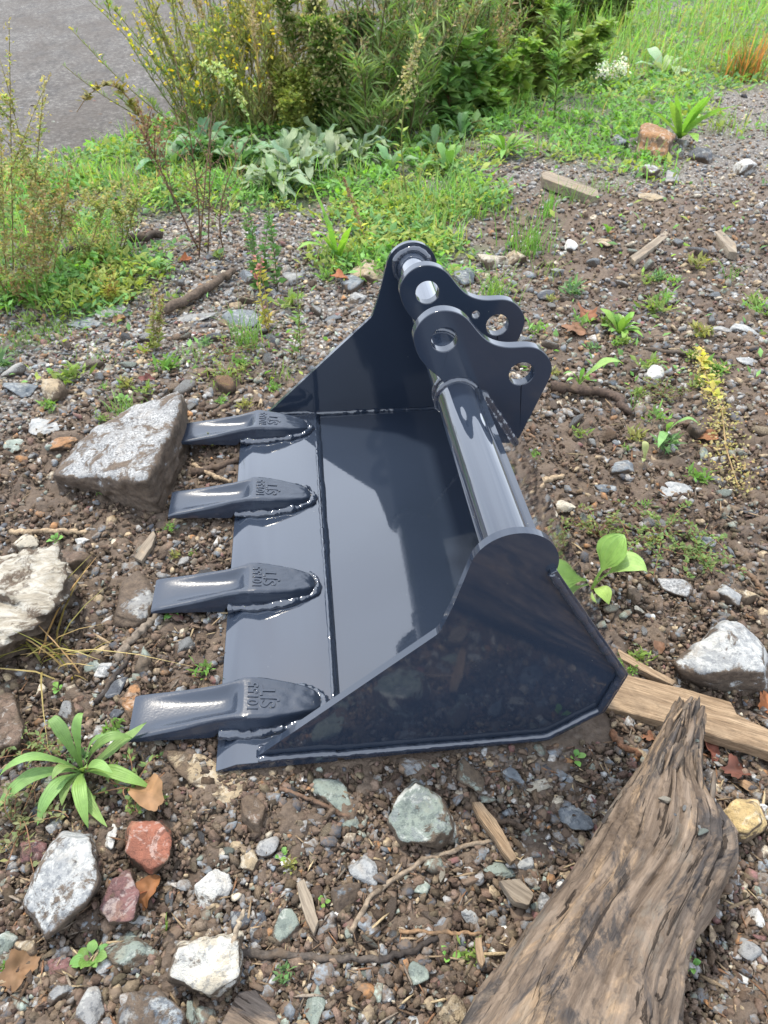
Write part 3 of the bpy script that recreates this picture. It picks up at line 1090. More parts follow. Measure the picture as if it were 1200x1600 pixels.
S(988, 938, 26, 46, 'brown', 'elongated brown stone below the broad-leaf plant', 28, .6, .48)
S(1056, 922, 58, 36, 'grey', 'speckled grey flat stone right of the broad-leaf plant', -18, .4, .34, mat='granite')
S(1095, 848, 42, 24, 'blue', 'blue flat stone in the creeping weeds', -24, .4, .22)
S(992, 958, 26, 18, 'cream', 'small pale round stone below the elongated brown stone', 10, .6, .3)
S(1160, 516, 38, 22, 'pale', 'pale flat stone at the right among the gravel', 5, .45, .25)
S(1126, 514, 34, 18, 'grey', 'grey-white stone left of the pale flat stone at right', 0, .45, .3)
S(1165, 574, 30, 18, 'pale', 'pale green stone at the right beside the yellow weed', 0, .45, .2)
S(868, 424, 26, 22, 'grey', 'grey rounded stone behind the big ear', 0, .6, .25)
S(852, 460, 30, 20, 'dark', 'dark slate stone behind the ear tip', 0, .5, .2)

# further single stones of the same kinds, scattered over the open soil and gravel
LM = [(p, n) for p, n in [
    ((330, 1382), 'the white quartz stone'), ((230, 1315), 'the terracotta stone'), ((95, 1385), 'the long pale rock'), ((320, 1510), 'the cream rock'), ((650, 1275), 'the large green-grey rock'),
    ((130, 1215), 'the plantain rosette'), ((50, 940), 'the layered slate rock'), ((185, 700), 'the granite rock'), ((205, 1130), 'the nearest tooth tip'), ((238, 935), 'the second tooth tip'),
    ((263, 790), 'the third tooth tip'), ((294, 680), 'the farthest tooth tip'), ((1120, 1030), 'the triangular rock'), ((1090, 1110), 'the wooden plank'), ((950, 880), 'the broad-leaf plant'),
    ((1060, 1350), 'the log'), ((870, 1450), 'the log'), ((770, 1300), 'the wood splinter'), ((1158, 1283), 'the yellow-tan stone'), ((965, 505), 'the green rosette'), ((925, 620), 'the root'),
    ((1026, 590), 'the white rounded stone'), ((1130, 660), 'the yellow weed'), ((895, 515), 'the brown maple leaves'), ((880, 760), 'the bucket back'), ((1017, 235), 'the brown boulder'),
    ((890, 290), 'the grey board'), ((825, 360), 'the grass tuft behind the ears'), ((640, 370), 'the far side plate'), ((500, 560), 'the far side plate'), ((380, 520), 'the grass tuft by the slab'),
    ((520, 390), 'the upright plantain'), ((310, 455), 'the dead branch'), ((130, 496), 'the long blue slab'), ((88, 616), 'the grey-tan rock'), ((70, 664), 'the long pale slab'), ((240, 500), 'the pink seed spike'),
    ((478, 1492), 'the dark twig'), ((620, 1370), 'the long twig'), ((690, 1450), 'the short brown twig'), ((480, 1230), 'the bucket corner'), ((840, 1200), 'the bucket bottom'), ((215, 990), 'the bark stick'),
    ((75, 825), 'the tan stick'), ((90, 1010), 'the dry grass'), ((976, 726), 'the pale blue-grey stone'), ((1130, 928), 'the pale pointed stone'), ((1060, 830), 'the creeping weeds'), ((1100, 400), 'the open soil'),
    ((1160, 262), 'the white stone at upper right'), ((1130, 540), 'the pale flat stone'), ((535, 1402), 'the muddy blue-grey stone'), ((1100, 560), 'the yellow weed'), ((210, 1483), 'the broad green-tan stone'),
    ((240, 1570), 'the muddy blue rock'), ((700, 1540), 'the foot of the log'), ((560, 1560), 'the bottom edge'), ((1150, 1560), 'the lower right corner'), ((20, 1560), 'the lower left corner')]]
LMP = np.array([p for p, _ in LM], float)
USED = {}


def where_is(px, py):
    k = int(np.argmin(np.hypot(LMP[:, 0] - px, (LMP[:, 1] - py) * 1.2)))
    dx, dy = px - LMP[k, 0], (py - LMP[k, 1]) * 1.2
    w = ('just left of' if dx < 0 else 'just right of') if abs(dx) > abs(dy) else ('just beyond' if dy < 0 else 'just in front of')
    return w + ' ' + LM[k][1]


CNAME = dict(blue='blue-grey', green='grey-green', pale='pale grey', tan='tan', brown='brown', dark='dark slate', grey='mid-grey', rust='rusty brown', white='white', cream='cream')
PROTO = [rock_mesh(900 + k, (1, .85, .62), 3, 10 + k % 5, .10) for k in range(14)]
for me in PROTO:
    me.materials.append(M['rock'])
cn = list(CNAME)
cw = np.array([20, 14, 12, 12, 16, 10, 16, 6, 5, 5], float)
cw /= cw.sum()
made = 0
tries = 0
rs_ = np.random.default_rng(77)
while made < 190 and tries < 6000:
    tries += 1
    px, py = rs_.uniform(-20, 1220), rs_.uniform(380, 1620)
    P = gp(px, py)
    x, y = P[0], P[1]
    r = .5 * rs_.choice([18, 22, 26, 32, 40], p=[.28, .28, .22, .15, .07]) * depth(P) / FPX
    if -.04 < x < .66 and -.035 < y < 1.05:
        continue
    if green_mask(x, y)[0] > .55 or any((x - a) ** 2 + (y - b) ** 2 < (r + c) ** 2 for a, b, c in TAKEN):
        continue
    if .30 < x < .95 and y < .12 and (x - (.60 + .62 * y)) > -.16:        # where the log lies
        continue
    c = rs_.choice(cn, p=cw)
    shape = rs_.choice(['', 'flat ', 'rounded ', 'angular ', 'narrow '])
    lab = 'small %s%s stone %s' % (shape, CNAME[c], where_is(px, py))
    if lab in USED:
        continue
    USED[lab] = 1
    o = link('stone', PROTO[made % 14], None, loc=(x, y, float(ground_low(np.array([x]), np.array([y]))[0]) + r * .22),
             label=lab, cat='stone', group='small %s stones strewn over the ground' % CNAME[c])
    f = {'flat ': .4, 'rounded ': 1.0}.get(shape, rs_.uniform(.55, .95))
    o.scale = (r * 1.15, r * {'narrow ': .5, 'rounded ': 1.0}.get(shape, rs_.uniform(.65, .95)), r * f)
    o.rotation_euler = (rs_.uniform(-.25, .25), rs_.uniform(-.25, .25), rs_.uniform(0, 6.28))
    o.color = (*(np.array(SCOL[c]) * rs_.uniform(.8, 1.15)), rs_.uniform(.3, .55))
    TAKEN.append((x, y, r))
    made += 1

# ------------------------------------------------------------------ gravel and soil crumbs (uncountable)
def hulls(n, npts, seed, flat=.7):
    out = []
    r = np.random.default_rng(seed)
    for k in range(n):
        bm = bmesh.new()
        q = r.normal(size=(npts, 3))
        q /= np.linalg.norm(q, axis=1)[:, None]
        q *= r.uniform(.75, 1.1, (npts, 1)) * np.array([1, r.uniform(.55, .95), flat * r.uniform(.6, 1.1)])
        for p_ in q:
            bm.verts.new(p_)
        res = bmesh.ops.convex_hull(bm, input=bm.verts[:])
        bmesh.ops.delete(bm, geom=[v for v in bm.verts if not v.link_faces], context='VERTS')
        bmesh.ops.triangulate(bm, faces=bm.faces[:])
        bm.verts.index_update()
        out.append((np.array([v.co[:] for v in bm.verts]), np.array([[v.index for v in f.verts] for f in bm.faces])))
        bm.free()
    return out


def scatter(name, P, R, cols, lib, seed, mat, sink=.25, tilt=.5, smooth=False):
    """many small bodies joined into one object"""
    r = np.random.default_rng(seed)
    kind = r.integers(0, len(lib), len(P))
    Vs, Fs, Cs, n0 = [], [], [], 0
    for k, (v, f) in enumerate(lib):
        ii = np.where(kind == k)[0]
        if not len(ii):
            continue
        m = len(ii)
        a = r.uniform(0, 2 * pi, m)
        tx, ty = r.normal(0, tilt * .5, m), r.normal(0, tilt * .5, m)
        ca, sa = np.cos(a), np.sin(a)
        x, y, z = (v[:, c][None, :] for c in range(3))
        z2 = z + x * tx[:, None] + y * ty[:, None]
        X = (x * ca[:, None] - y * sa[:, None]) * R[ii][:, None]
        Yv = (x * sa[:, None] + y * ca[:, None]) * R[ii][:, None]
        Z = (z2 + sink) * R[ii][:, None]
        W = np.stack([X, Yv, Z], -1) + P[ii][:, None, :]
        nv = len(v)
        F = f[None] + (n0 + np.arange(m) * nv)[:, None, None]
        Vs.append(W.reshape(-1, 3))
        Fs.append(F.reshape(-1, 3))
        Cs.append(np.repeat(cols[ii], nv, 0))
        n0 += m * nv
    me = mesh_from(name, np.concatenate(Vs), np.concatenate(Fs), smooth, np.concatenate(Cs))
    return me


def sample_ground(n, seed, y0=-60, y1=1720):
    r = np.random.default_rng(seed)
    px, py = r.uniform(-130, 1330, n), r.uniform(y0, y1, n)
    d = _r[None] * ((px - 600) / FPX)[:, None] + _u[None] * ((800 - py) / FPX)[:, None] + _w[None]
    ok = d[:, 2] < -.06
    d = d[ok]
    P = CAM_P + d * ((-.02 - CAM_P[2]) / d[:, 2])[:, None]
    inb = (P[:, 0] > -.005) & (P[:, 0] < .63) & (P[:, 1] > -.005) & (P[:, 1] < 1.005)
    P = P[~inb]
    P[:, 2] = ground_low(P[:, 0], P[:, 1])
    return P


GC = np.array([SCOL[c] for c in ('blue', 'grey', 'green', 'tan', 'brown', 'dark', 'pale', 'rust', 'white', 'cream', 'maroon')])
GW = np.array([19, 19, 9, 11, 22, 11, 8, 4, 1.3, 3, 3], float)
GW /= GW.sum()
LIB = hulls(36, 13, 5)
P = sample_ground(105000, 501)
r = np.random.default_rng(5)
sm = soil_mask(P[:, 0], P[:, 1])
gm = green_mask(P[:, 0], P[:, 1])
cl = fbm(P * 9, 2, 55)
keep = r.uniform(size=len(P)) < (1.0 - .72 * sm) * (1 - .70 * gm) * (1 - sstep(-.02, .35, road_side(P[:, 0], P[:, 1]))) * np.clip(.35 + 1.5 * (cl - .25), 0, 1)
P, sm = P[keep], sm[keep]
dp = (P - CAM_P) @ _w
R = .0028 + .0125 * r.beta(1.1, 4.2, len(P)) + .0021 * np.maximum(dp - 1.15, 0)
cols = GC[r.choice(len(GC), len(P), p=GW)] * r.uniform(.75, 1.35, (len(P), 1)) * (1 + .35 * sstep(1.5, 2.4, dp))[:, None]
P[:, 2] += .002
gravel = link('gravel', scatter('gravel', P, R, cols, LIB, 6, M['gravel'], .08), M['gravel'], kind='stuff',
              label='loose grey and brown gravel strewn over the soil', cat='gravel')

LIB2 = hulls(30, 10, 9, .9)
P = sample_ground(75000, 601, 250)
r = np.random.default_rng(15)
sm = soil_mask(P[:, 0], P[:, 1])
cl = fbm(P * 13, 2, 66)
keep = r.uniform(size=len(P)) < (.25 + .75 * sm) * np.clip(.3 + 1.7 * (cl - .25), 0, 1) * (1 - .8 * green_mask(P[:, 0], P[:, 1]))
P = P[keep]
dp = (P - CAM_P) @ _w
R = .0024 + .0190 * r.beta(1.0, 6.5, len(P)) + .0008 * np.maximum(dp - 1, 0)
c0 = np.array([.140, .103, .075])
cols = c0 * (.35 + 1.15 * r.beta(1.6, 2.2, (len(P), 1))) * r.uniform(.94, 1.06, (len(P), 3))
P[:, 2] += .001
crumbs = link('soil_crumbs', scatter('soil_crumbs', P, R, cols, LIB2, 16, M['crumb'], .2, .8), M['crumb'], kind='stuff',
              label='loose dark brown crumbs of soil between the stones', cat='soil')

# rubble: chips and broken stones too many to count
LIB3 = hulls(40, 18, 19, .62)
P = np.concatenate([sample_ground(9500, 651, 150), sample_ground(7000, 652, 300, 660)])
r = np.random.default_rng(25)
sm = soil_mask(P[:, 0], P[:, 1])
gm = green_mask(P[:, 0], P[:, 1])
keep = r.uniform(size=len(P)) < (.85 - .25 * sm) * (1 - .8 * gm)
TK = np.array(TAKEN)
for a_, b_, c_ in TK:
    keep &= (P[:, 0] - a_) ** 2 + (P[:, 1] - b_) ** 2 > (c_ * .8) ** 2
P = P[keep]
dp = (P - CAM_P) @ _w
R = (.0065 + .014 * r.beta(1.0, 3.4, len(P))) * (.8 + .22 * dp)
cols = GC[r.choice(len(GC), len(P), p=GW)] * r.uniform(.8, 1.35, (len(P), 1))
link('rubble', scatter('rubble', P, R, cols, LIB3, 26, M['gravel'], .12, .7), M['gravel'], kind='stuff', label='broken angular stone chips scattered through the soil', cat='rubble')

# litter: slivers of bark, straw and twig scraps too small to count
LIB4 = [(v * np.array([1, .13, .12]), f) for v, f in hulls(16, 12, 29, .9)]
P = sample_ground(3400, 671, 200)
r = np.random.default_rng(35)
keep = r.uniform(size=len(P)) < np.clip(2.2 * (fbm(P * 3, 2, 99) - .28), .1, 1) * (1 - .6 * green_mask(P[:, 0], P[:, 1]))
P = P[keep]
dp = (P - CAM_P) @ _w
R = (.010 + .026 * r.beta(1.1, 3.5, len(P))) * (.85 + .15 * dp)
LC = np.array([(.26, .19, .12), (.12, .08, .052), (.055, .042, .034), (.36, .28, .17), (.19, .105, .06), (.20, .165, .13)])
cols = LC[r.integers(0, len(LC), len(P))] * r.uniform(.7, 1.2, (len(P), 1))
P[:, 2] += .007
link('litter', scatter('litter', P, R, cols, LIB4, 36, M['crumb'], .05, .35), M['crumb'], kind='stuff', label='scraps of bark, straw and twigs strewn over the ground', cat='litter')

# ------------------------------------------------------------------ wood and dead leaves
def mat_wood(name, tones, dark=.5, scale=(40, 2.2), bump=.8, char=0.0, soil=.0, rough=.85):
    """grain runs along the V axis of the UV map (metres)"""
    t = NT(name)
    tc = t.N('TexCoord')
    mp = t.N('Mapping')
    mp.inputs['Scale'].default_value = (scale[0], scale[1], 1)
    t.L(tc.outputs['UV'], mp.inputs[0])
    g = t.noise(mp.outputs[0], 1.0, 7, .68, .35)
    mp2 = t.N('Mapping')
    mp2.inputs['Scale'].default_value = (scale[0] * 5, scale[1] * 3, 1)
    t.L(tc.outputs['UV'], mp2.inputs[0])
    g2 = t.noise(mp2.outputs[0], 1.0, 5, .7, .2)
    v = t.coord()
    blot = t.noise(v, 7, 5, .65, .4)
    c = t.ramp(g, tones)
    c = t.mix(t.ramp(g2, [(.38, (dark, dark, dark)), (.52, (0, 0, 0))]), c, t.mix(.75, c, (.012, .009, .007)))
    pale = t.mix(.5, c, (.34, .25, .16))
    c = t.mix(t.ramp(t.noise(v, 13, 5, .7, .8), [(.52, (0, 0, 0)), (.62, (.8, .8, .8))]), c, pale)
    if char:
        cm = t.ramp(t.noise(t.coord(scale=(1, 1, 1)), 5.5, 5, .62, .5), [(.50, (0, 0, 0)), (.60, (char, char, char))])
        c = t.mix(cm, c, t.ramp(g2, [(.3, (.012, .012, .013)), (.7, (.055, .052, .052))]))
    if soil:
        sm_ = t.ramp(t.noise(v, 9, 6, .7, .3), [(.52, (0, 0, 0)), (.62, (soil, soil, soil))])
        c = t.mix(sm_, c, t.ramp(t.noise(v, 130, 3), [(.3, (.05, .034, .023)), (.7, (.13, .092, .062))]))
    h = t.math('ADD', t.math('MULTIPLY', g, 1.0), t.math('MULTIPLY', g2, .6))
    t.set(Base_Color=c, Roughness=rough, Normal=t.bump(h, bump, .006))
    t.b.inputs['Specular IOR Level'].default_value = .25
    return t.m


def mat_log():
    t = NT('weathered_log')
    tc = t.N('TexCoord')

    def uvn(sx, sy, detail, rough, dist):
        mp = t.N('Mapping')
        mp.inputs['Scale'].default_value = (sx, sy, 1)
        t.L(tc.outputs['UV'], mp.inputs[0])
        return t.noise(mp.outputs[0], 1.0, detail, rough, dist)
    v = t.coord()
    g = uvn(55, 9, 8, .72, .5)
    fine = uvn(260, 22, 5, .7, .2)
    c = t.ramp(g, [(.30, (.040, .030, .023)), (.42, (.088, .065, .048)), (.52, (.138, .104, .077)), (.62, (.19, .145, .108)), (.75, (.29, .23, .17))])
    # worn tan wood, grey weathering, dark burnt patches, dried mud
    c = t.mix(t.ramp(uvn(14, 5, 6, .7, .8), [(.55, (0, 0, 0)), (.62, (.75, .75, .75))]), c, t.ramp(fine, [(.3, (.15, .10, .062)), (.7, (.36, .26, .165))]))
    c = t.mix(t.ramp(uvn(11, 4, 6, .7, .6), [(.54, (0, 0, 0)), (.62, (.7, .7, .7))]), c, t.ramp(fine, [(.3, (.075, .066, .054)), (.7, (.17, .15, .125))]))
    c = t.mix(t.ramp(uvn(9, 4.5, 7, .72, .9), [(.51, (0, 0, 0)), (.57, (.92, .92, .92))]), c, t.ramp(fine, [(.3, (.016, .014, .014)), (.7, (.070, .062, .058))]))
    c = t.mix(t.ramp(t.noise(v, 8, 6, .72, .4), [(.55, (0, 0, 0)), (.62, (.85, .85, .85))]), c, t.ramp(t.noise(v, 150, 3), [(.3, (.055, .039, .028)), (.7, (.135, .10, .072))]))
    cr = t.ramp(uvn(75, 7, 5, .65, .7), [(.36, (1, 1, 1)), (.40, (0, 0, 0))])
    c = t.mix(t.math('MULTIPLY', cr, .85), c, (.016, .011, .008))
    h = t.math('ADD', t.math('MULTIPLY', g, .9), t.math('MULTIPLY', fine, .5))
    h = t.math('SUBTRACT', h, t.math('MULTIPLY', cr, .8))
    t.set(Base_Color=c, Roughness=.88, Normal=t.bump(h, .9, .005))
    t.b.inputs['Specular IOR Level'].default_value = .2
    return t.m


M['log'] = mat_log()
M['plank'] = mat_wood('sawn_plank', [(.30, (.11, .070, .040)), (.46, (.215, .148, .090)), (.60, (.30, .215, .135)), (.78, (.38, .285, .19))], .7, (130, 9), .6, 0, .35)
M['oldboard'] = mat_wood('grey_board', [(.30, (.10, .08, .06)), (.5, (.20, .165, .125)), (.75, (.30, .26, .20))], .5, (60, 4), .5, 0, .3)


def mat_bark():
    t = NT('twig_bark')
    at = t.N('Attribute', attribute_name='tint')
    v = t.coord()
    n = t.noise(v, 130, 5, .7)
    n2 = t.noise(v, 28, 4, .6)
    c = t.mix(1.0, at.outputs['Color'], t.ramp(n, [(.3, (.35, .35, .35)), (.55, (1, 1, 1)), (.75, (1.6, 1.55, 1.5))]), 'MULTIPLY')
    c = t.mix(t.ramp(n2, [(.56, (0, 0, 0)), (.66, (.6, .6, .6))]), c, (.10, .07, .046))
    t.set(Base_Color=c, Roughness=.85, Normal=t.bump(n, .8, .003))
    t.b.inputs['Specular IOR Level'].default_value = .25
    return t.m


M['bark'] = mat_bark()

# --- the driftwood log: its two outlines as the photograph shows them at mid height
Lp = [(655, 1720), (718, 1612), (772, 1530), (822, 1462), (880, 1396), (912, 1340), (934, 1296), (966, 1250), (990, 1216), (1012, 1180), (1030, 1150), (1044, 1122), (1054, 1098)]
Rp = [(1060, 1720), (1058, 1612), (1064, 1540), (1084, 1470), (1114, 1412), (1146, 1352), (1142, 1308), (1120, 1272), (1100, 1246), (1093, 1212), (1095, 1176), (1100, 1140), (1104, 1104)]
zmid = np.interp(np.arange(13), [0, 5, 8, 12], [.050, .050, .058, .066])
A = np.array([gp(a, b, z) for (a, b), z in zip(Lp, zmid)])
B = np.array([gp(a, b, z) for (a, b), z in zip(Rp, zmid)])
n_l, n_a = 260, 150
tt = np.linspace(0, 12, n_l)
f12 = np.arange(13)


def smooth_interp(Q):
    R_ = np.stack([np.interp(tt, f12, Q[:, k]) for k in range(3)], -1)
    for _ in range(24):
        R_[1:-1] = .25 * R_[:-2] + .5 * R_[1:-1] + .25 * R_[2:]
    return R_


A2, B2 = smooth_interp(A), smooth_interp(B)
Cn = (A2 + B2) / 2
HWd = (B2 - A2) / 2
hwl = np.linalg.norm(HWd, axis=1)
ax = np.gradient(Cn, axis=0)
ax /= np.linalg.norm(ax, axis=1)[:, None]
arc_s = np.r_[0, np.cumsum(np.linalg.norm(np.diff(Cn, axis=0), axis=1))]
th = np.linspace(0, 2 * pi, n_a, endpoint=False) - pi / 2      # seam underneath
vert = np.interp(tt, [0, 5, 7, 9, 12], [.088, .082, .066, .040, .016])
V = np.zeros((n_l, n_a, 3))
UV = np.zeros((n_l, n_a, 2))
for i in range(n_l):
    V[i] = Cn[i] + HWd[i] * np.cos(th)[:, None] + np.array([0, 0, 1.0]) * (vert[i] * np.sin(th))[:, None]
    UV[i, :, 0] = (th + pi / 2) * .11
    UV[i, :, 1] = arc_s[i]
# fibres, hollows and broken flakes
cs, sn = np.cos(th), np.sin(th)
ring3 = np.stack([cs, sn], -1)
al = arc_s[:, None] + 0 * th[None]
q = np.stack([np.broadcast_to(ring3[None, :, 0] * 9, al.shape), np.broadcast_to(ring3[None, :, 1] * 9, al.shape), al * 7], -1).reshape(-1, 3)
q2 = np.stack([np.broadcast_to(ring3[None, :, 0] * 30, al.shape), np.broadcast_to(ring3[None, :, 1] * 30, al.shape), al * 9], -1).reshape(-1, 3)
q3 = np.stack([np.broadcast_to(ring3[None, :, 0] * 2.2, al.shape), np.broadcast_to(ring3[None, :, 1] * 2.2, al.shape), al * 8], -1).reshape(-1, 3)
fl = fbm(q, 3, 301)
fl2 = fbm(q * np.array([1.2, 1.2, 2.6]) + 9, 3, 302)
flake = np.where(fl > .57, .0030, 0) + np.where(fl < .36, -.0045, 0) + np.where(fl2 > .60, .0030, 0) + np.where(fl2 < .34, -.0045, 0)
crack = -np.clip((.33 - fbm(q2 * np.array([.8, .8, .5]), 3, 333)) * 9, 0, 1) * .0055
disp = .022 * (fbm(q3, 3, 311) - .5) + .0024 * (fbm(q2, 3, 321) - .5) + flake + crack
disp = disp.reshape(n_l, n_a)
Cn3 = Cn[:, None, :]
out = V - Cn3
ol = np.linalg.norm(out, axis=2, keepdims=True)
V = V + out / (ol + 1e-9) * disp[..., None] * np.clip(hwl / .08, .45, 1)[:, None, None]
# the broken end: splinters of unequal length
e = np.clip((tt - 10.2) / 1.8, 0, 1)
spl = (vnoise(np.stack([cs * 5, sn * 5, cs * 0], -1), 351) - .62) * .075
V += ax[:, None, :] * (e[:, None] ** 1.5 * spl[None, :])[..., None]
V[:, :, :] = np.where((e > 0)[:, None, None], Cn3 + (V - Cn3) * (1 - .10 * e[:, None, None] ** 3), V)
Vf = np.concatenate([V.reshape(-1, 3), Cn[:1], Cn[-1:] + ax[-1:] * -.02])
i, j = np.meshgrid(np.arange(n_l - 1), np.arange(n_a), indexing='ij')
Fq = np.stack([i * n_a + j, i * n_a + (j + 1) % n_a, (i + 1) * n_a + (j + 1) % n_a, (i + 1) * n_a + j], -1).reshape(-1, 4)
FF = [list(map(int, f)) for f in Fq]
FF += [[(k + 1) % n_a, k, n_l * n_a] for k in range(n_a)]
FF += [[(n_l - 1) * n_a + k, (n_l - 1) * n_a + (k + 1) % n_a, n_l * n_a + 1] for k in range(n_a)]
UVf = np.concatenate([UV.reshape(-1, 2), [[0, 0], [0, arc_s[-1]]]])
log_o = Cn[60].copy()
log = link('driftwood_log', mesh_from('driftwood_log', Vf - log_o, FF, True, np.ones(3), UVf), M['log'], loc=log_o,
           label='thick weathered brown driftwood log with a splintered end at lower right', cat='log')
# loose splinters that still hang on the broken end and flakes along the trunk
rl = np.random.default_rng(404)
for k in range(20):
    i0 = int(rl.integers(150, 246))
    a_ = rl.uniform(.25 * pi, .80 * pi)
    base = Cn[i0] + HWd[i0] * cos(a_) * 1.02 + np.array([0, 0, 1]) * vert[i0] * sin(a_) * 1.02
    L = rl.uniform(.035, .085)
    d = ax[i0] + rl.normal(0, .10, 3) + np.array([0, 0, .05])
    w = rl.uniform(.0025, .006)
    pts = np.array([base - d * L * .5, base - d * L * .2 + [0, 0, .003], base + d * L * .2 + [0, 0, .004], base + d * L * .5 + [0, 0, .003]])
    Vt, Ft = tube(resample(pts, .008), 1, 6)
    m_ = len(Vt) // 6
    rr = np.interp(np.arange(m_), [0, 1, m_ * .5, m_ - 2, m_ - 1], [.0, .6, 1, .5, .05]) * w
    ctr = Vt.reshape(m_, 6, 3).mean(1, keepdims=True)
    Vt = (ctr + (Vt.reshape(m_, 6, 3) - ctr) * rr[:, None, None]).reshape(-1, 3)
    uvt = np.stack([np.tile(np.arange(6) * .004, m_) + k, np.repeat(np.arange(m_) * .01, 6) + k], -1)
    link('splinter', mesh_from('splinter', Vt - log_o, Ft, True, np.ones(3), uvt), M['log'], log)


def board(outline, z_top, thick, mat, name, label, cat, seed, grain_dir=None, tilt=0.0):
    """a flat piece of sawn or split wood with a given outline (photograph positions at its top height)"""
    P = np.array([gp(a, b, z_top) for a, b in outline])
    Q = resample(np.r_[P, P[:1]], .004)[:-1]
    c = Q.mean(0)
    d = grain_dir if grain_dir is not None else (P[len(P) // 2] - P[0])
    d = np.array([d[0], d[1], 0]) / np.linalg.norm(d[:2])
    nrm = np.array([-d[1], d[0], 0])
    Q = Q + nrm * ((fbm(Q * 60, 3, seed) - .5) * .004)[:, None]
    rings = []
    for s, z in ((.0, 0), (.45, 0), (.8, 0), (.95, 0), (1, -.0015), (1.0, -thick * .5), (.985, -thick)):
        R_ = c + (Q - c) * s
        R_ = R_.copy()
        R_[:, 2] = z_top + z + tilt * ((R_ - c) @ d)
        if z > -thick * .4:
            R_[:, 2] += (fbm(np.stack([(R_ @ nrm) * 160, (R_ @ d) * 12, R_[:, 2] * 0], -1), 3, seed + 2) - .5) * .0022
        rings.append(R_)
    n = len(Q)
    Vb = np.concatenate(rings)
    ii, jj = np.meshgrid(np.arange(len(rings) - 1), np.arange(n), indexing='ij')
    Fb = np.stack([ii * n + jj, (ii + 1) * n + jj, (ii + 1) * n + (jj + 1) % n, ii * n + (jj + 1) % n], -1).reshape(-1, 4)
    uv = np.stack([Vb @ nrm + Vb[:, 2], Vb @ d], -1)
    me = mesh_from(name, Vb - c, Fb, True, np.ones(3), uv, 40)
    return link(name, me, M[mat], loc=c, label=label, cat=cat)


board([(930, 1042), (984, 1055), (1063, 1074), (1100, 1084), (1142, 1096), (1152, 1116), (1200, 1138), (1270, 1160), (1270, 1204), (1200, 1174), (1112, 1148), (1040, 1128), (958, 1107), (925, 1098)],
      .004, .022, 'plank', 'plank', 'tan sawn plank lying behind the bucket under the log tip', 'plank', 5, gp(1270, 1180) - gp(930, 1075))
board([(965, 1012), (1000, 1034), (1056, 1064), (1050, 1070), (1000, 1046), (962, 1024)], .002, .012, 'plank', 'wood_strip', 'thin tan strip of wood behind the plank', 'wood', 8, gp(1056, 1066) - gp(965, 1015))
board([(738, 1252), (752, 1252), (775, 1280), (797, 1318), (808, 1340), (800, 1346), (785, 1330), (770, 1305), (750, 1278)], .004, .014, 'plank', 'wood_splinter', 'pale split piece of wood in the soil in front of the bucket', 'wood', 11, gp(805, 1340) - gp(740, 1252))
board([(780, 1376), (812, 1372), (836, 1396), (826, 1416), (806, 1410)], -.002, .014, 'oldboard', 'wood_chip', 'brown decayed chip of wood left of the log', 'wood', 14, gp(836, 1410) - gp(785, 1375))
board([(846, 270), (856, 266), (934, 296), (936, 306), (925, 306), (848, 278)], .03, .04, 'oldboard', 'old_board', 'grey weathered offcut of board lying in the gravel beyond the ears', 'board', 17, gp(935, 300) - gp(848, 272))
board([(345, 1600), (372, 1550), (398, 1546), (430, 1580), (440, 1620), (360, 1625)], .012, .02, 'log', 'charred_wood', 'dark charred piece of wood at the bottom below the cream rock', 'wood', 20, gp(430, 1600) - gp(365, 1560))
board([(462, 1380), (474, 1372), (488, 1402), (498, 1440), (490, 1462), (478, 1438)], .0, .014, 'oldboard', 'bark_sliver', 'long pale sliver of bark left of the muddy blue-grey stone', 'bark', 23, gp(495, 1450) - gp(468, 1380))
board([(742, 1465), (752, 1463), (758, 1500), (752, 1512), (745, 1500)], -.004, .008, 'plank', 'wood_flake', 'small orange flake of wood left of the log', 'wood', 26, gp(752, 1510) - gp(746, 1465))
board([(985, 400), (1002, 388), (1040, 360), (1048, 366), (1020, 388), (992, 408)], .01, .02, 'oldboard', 'rotten_wood', 'torn pale piece of rotten wood in the soil at upper right', 'wood', 29, gp(1045, 362) - gp(988, 402))
board([(1116, 362), (1126, 358), (1150, 380), (1152, 394), (1140, 392)], .02, .03, 'oldboard', 'wood_block', 'small grey block of wood in the open soil at upper right', 'wood', 32, gp(1150, 388) - gp(1118, 360))
board([(210, 870), (222, 850), (240, 828), (244, 836), (236, 856), (222, 876)], .0, .01, 'oldboard', 'bark_piece', 'flat grey piece of bark between the layered rock and the teeth', 'bark', 35, gp(242, 830) - gp(212, 872))


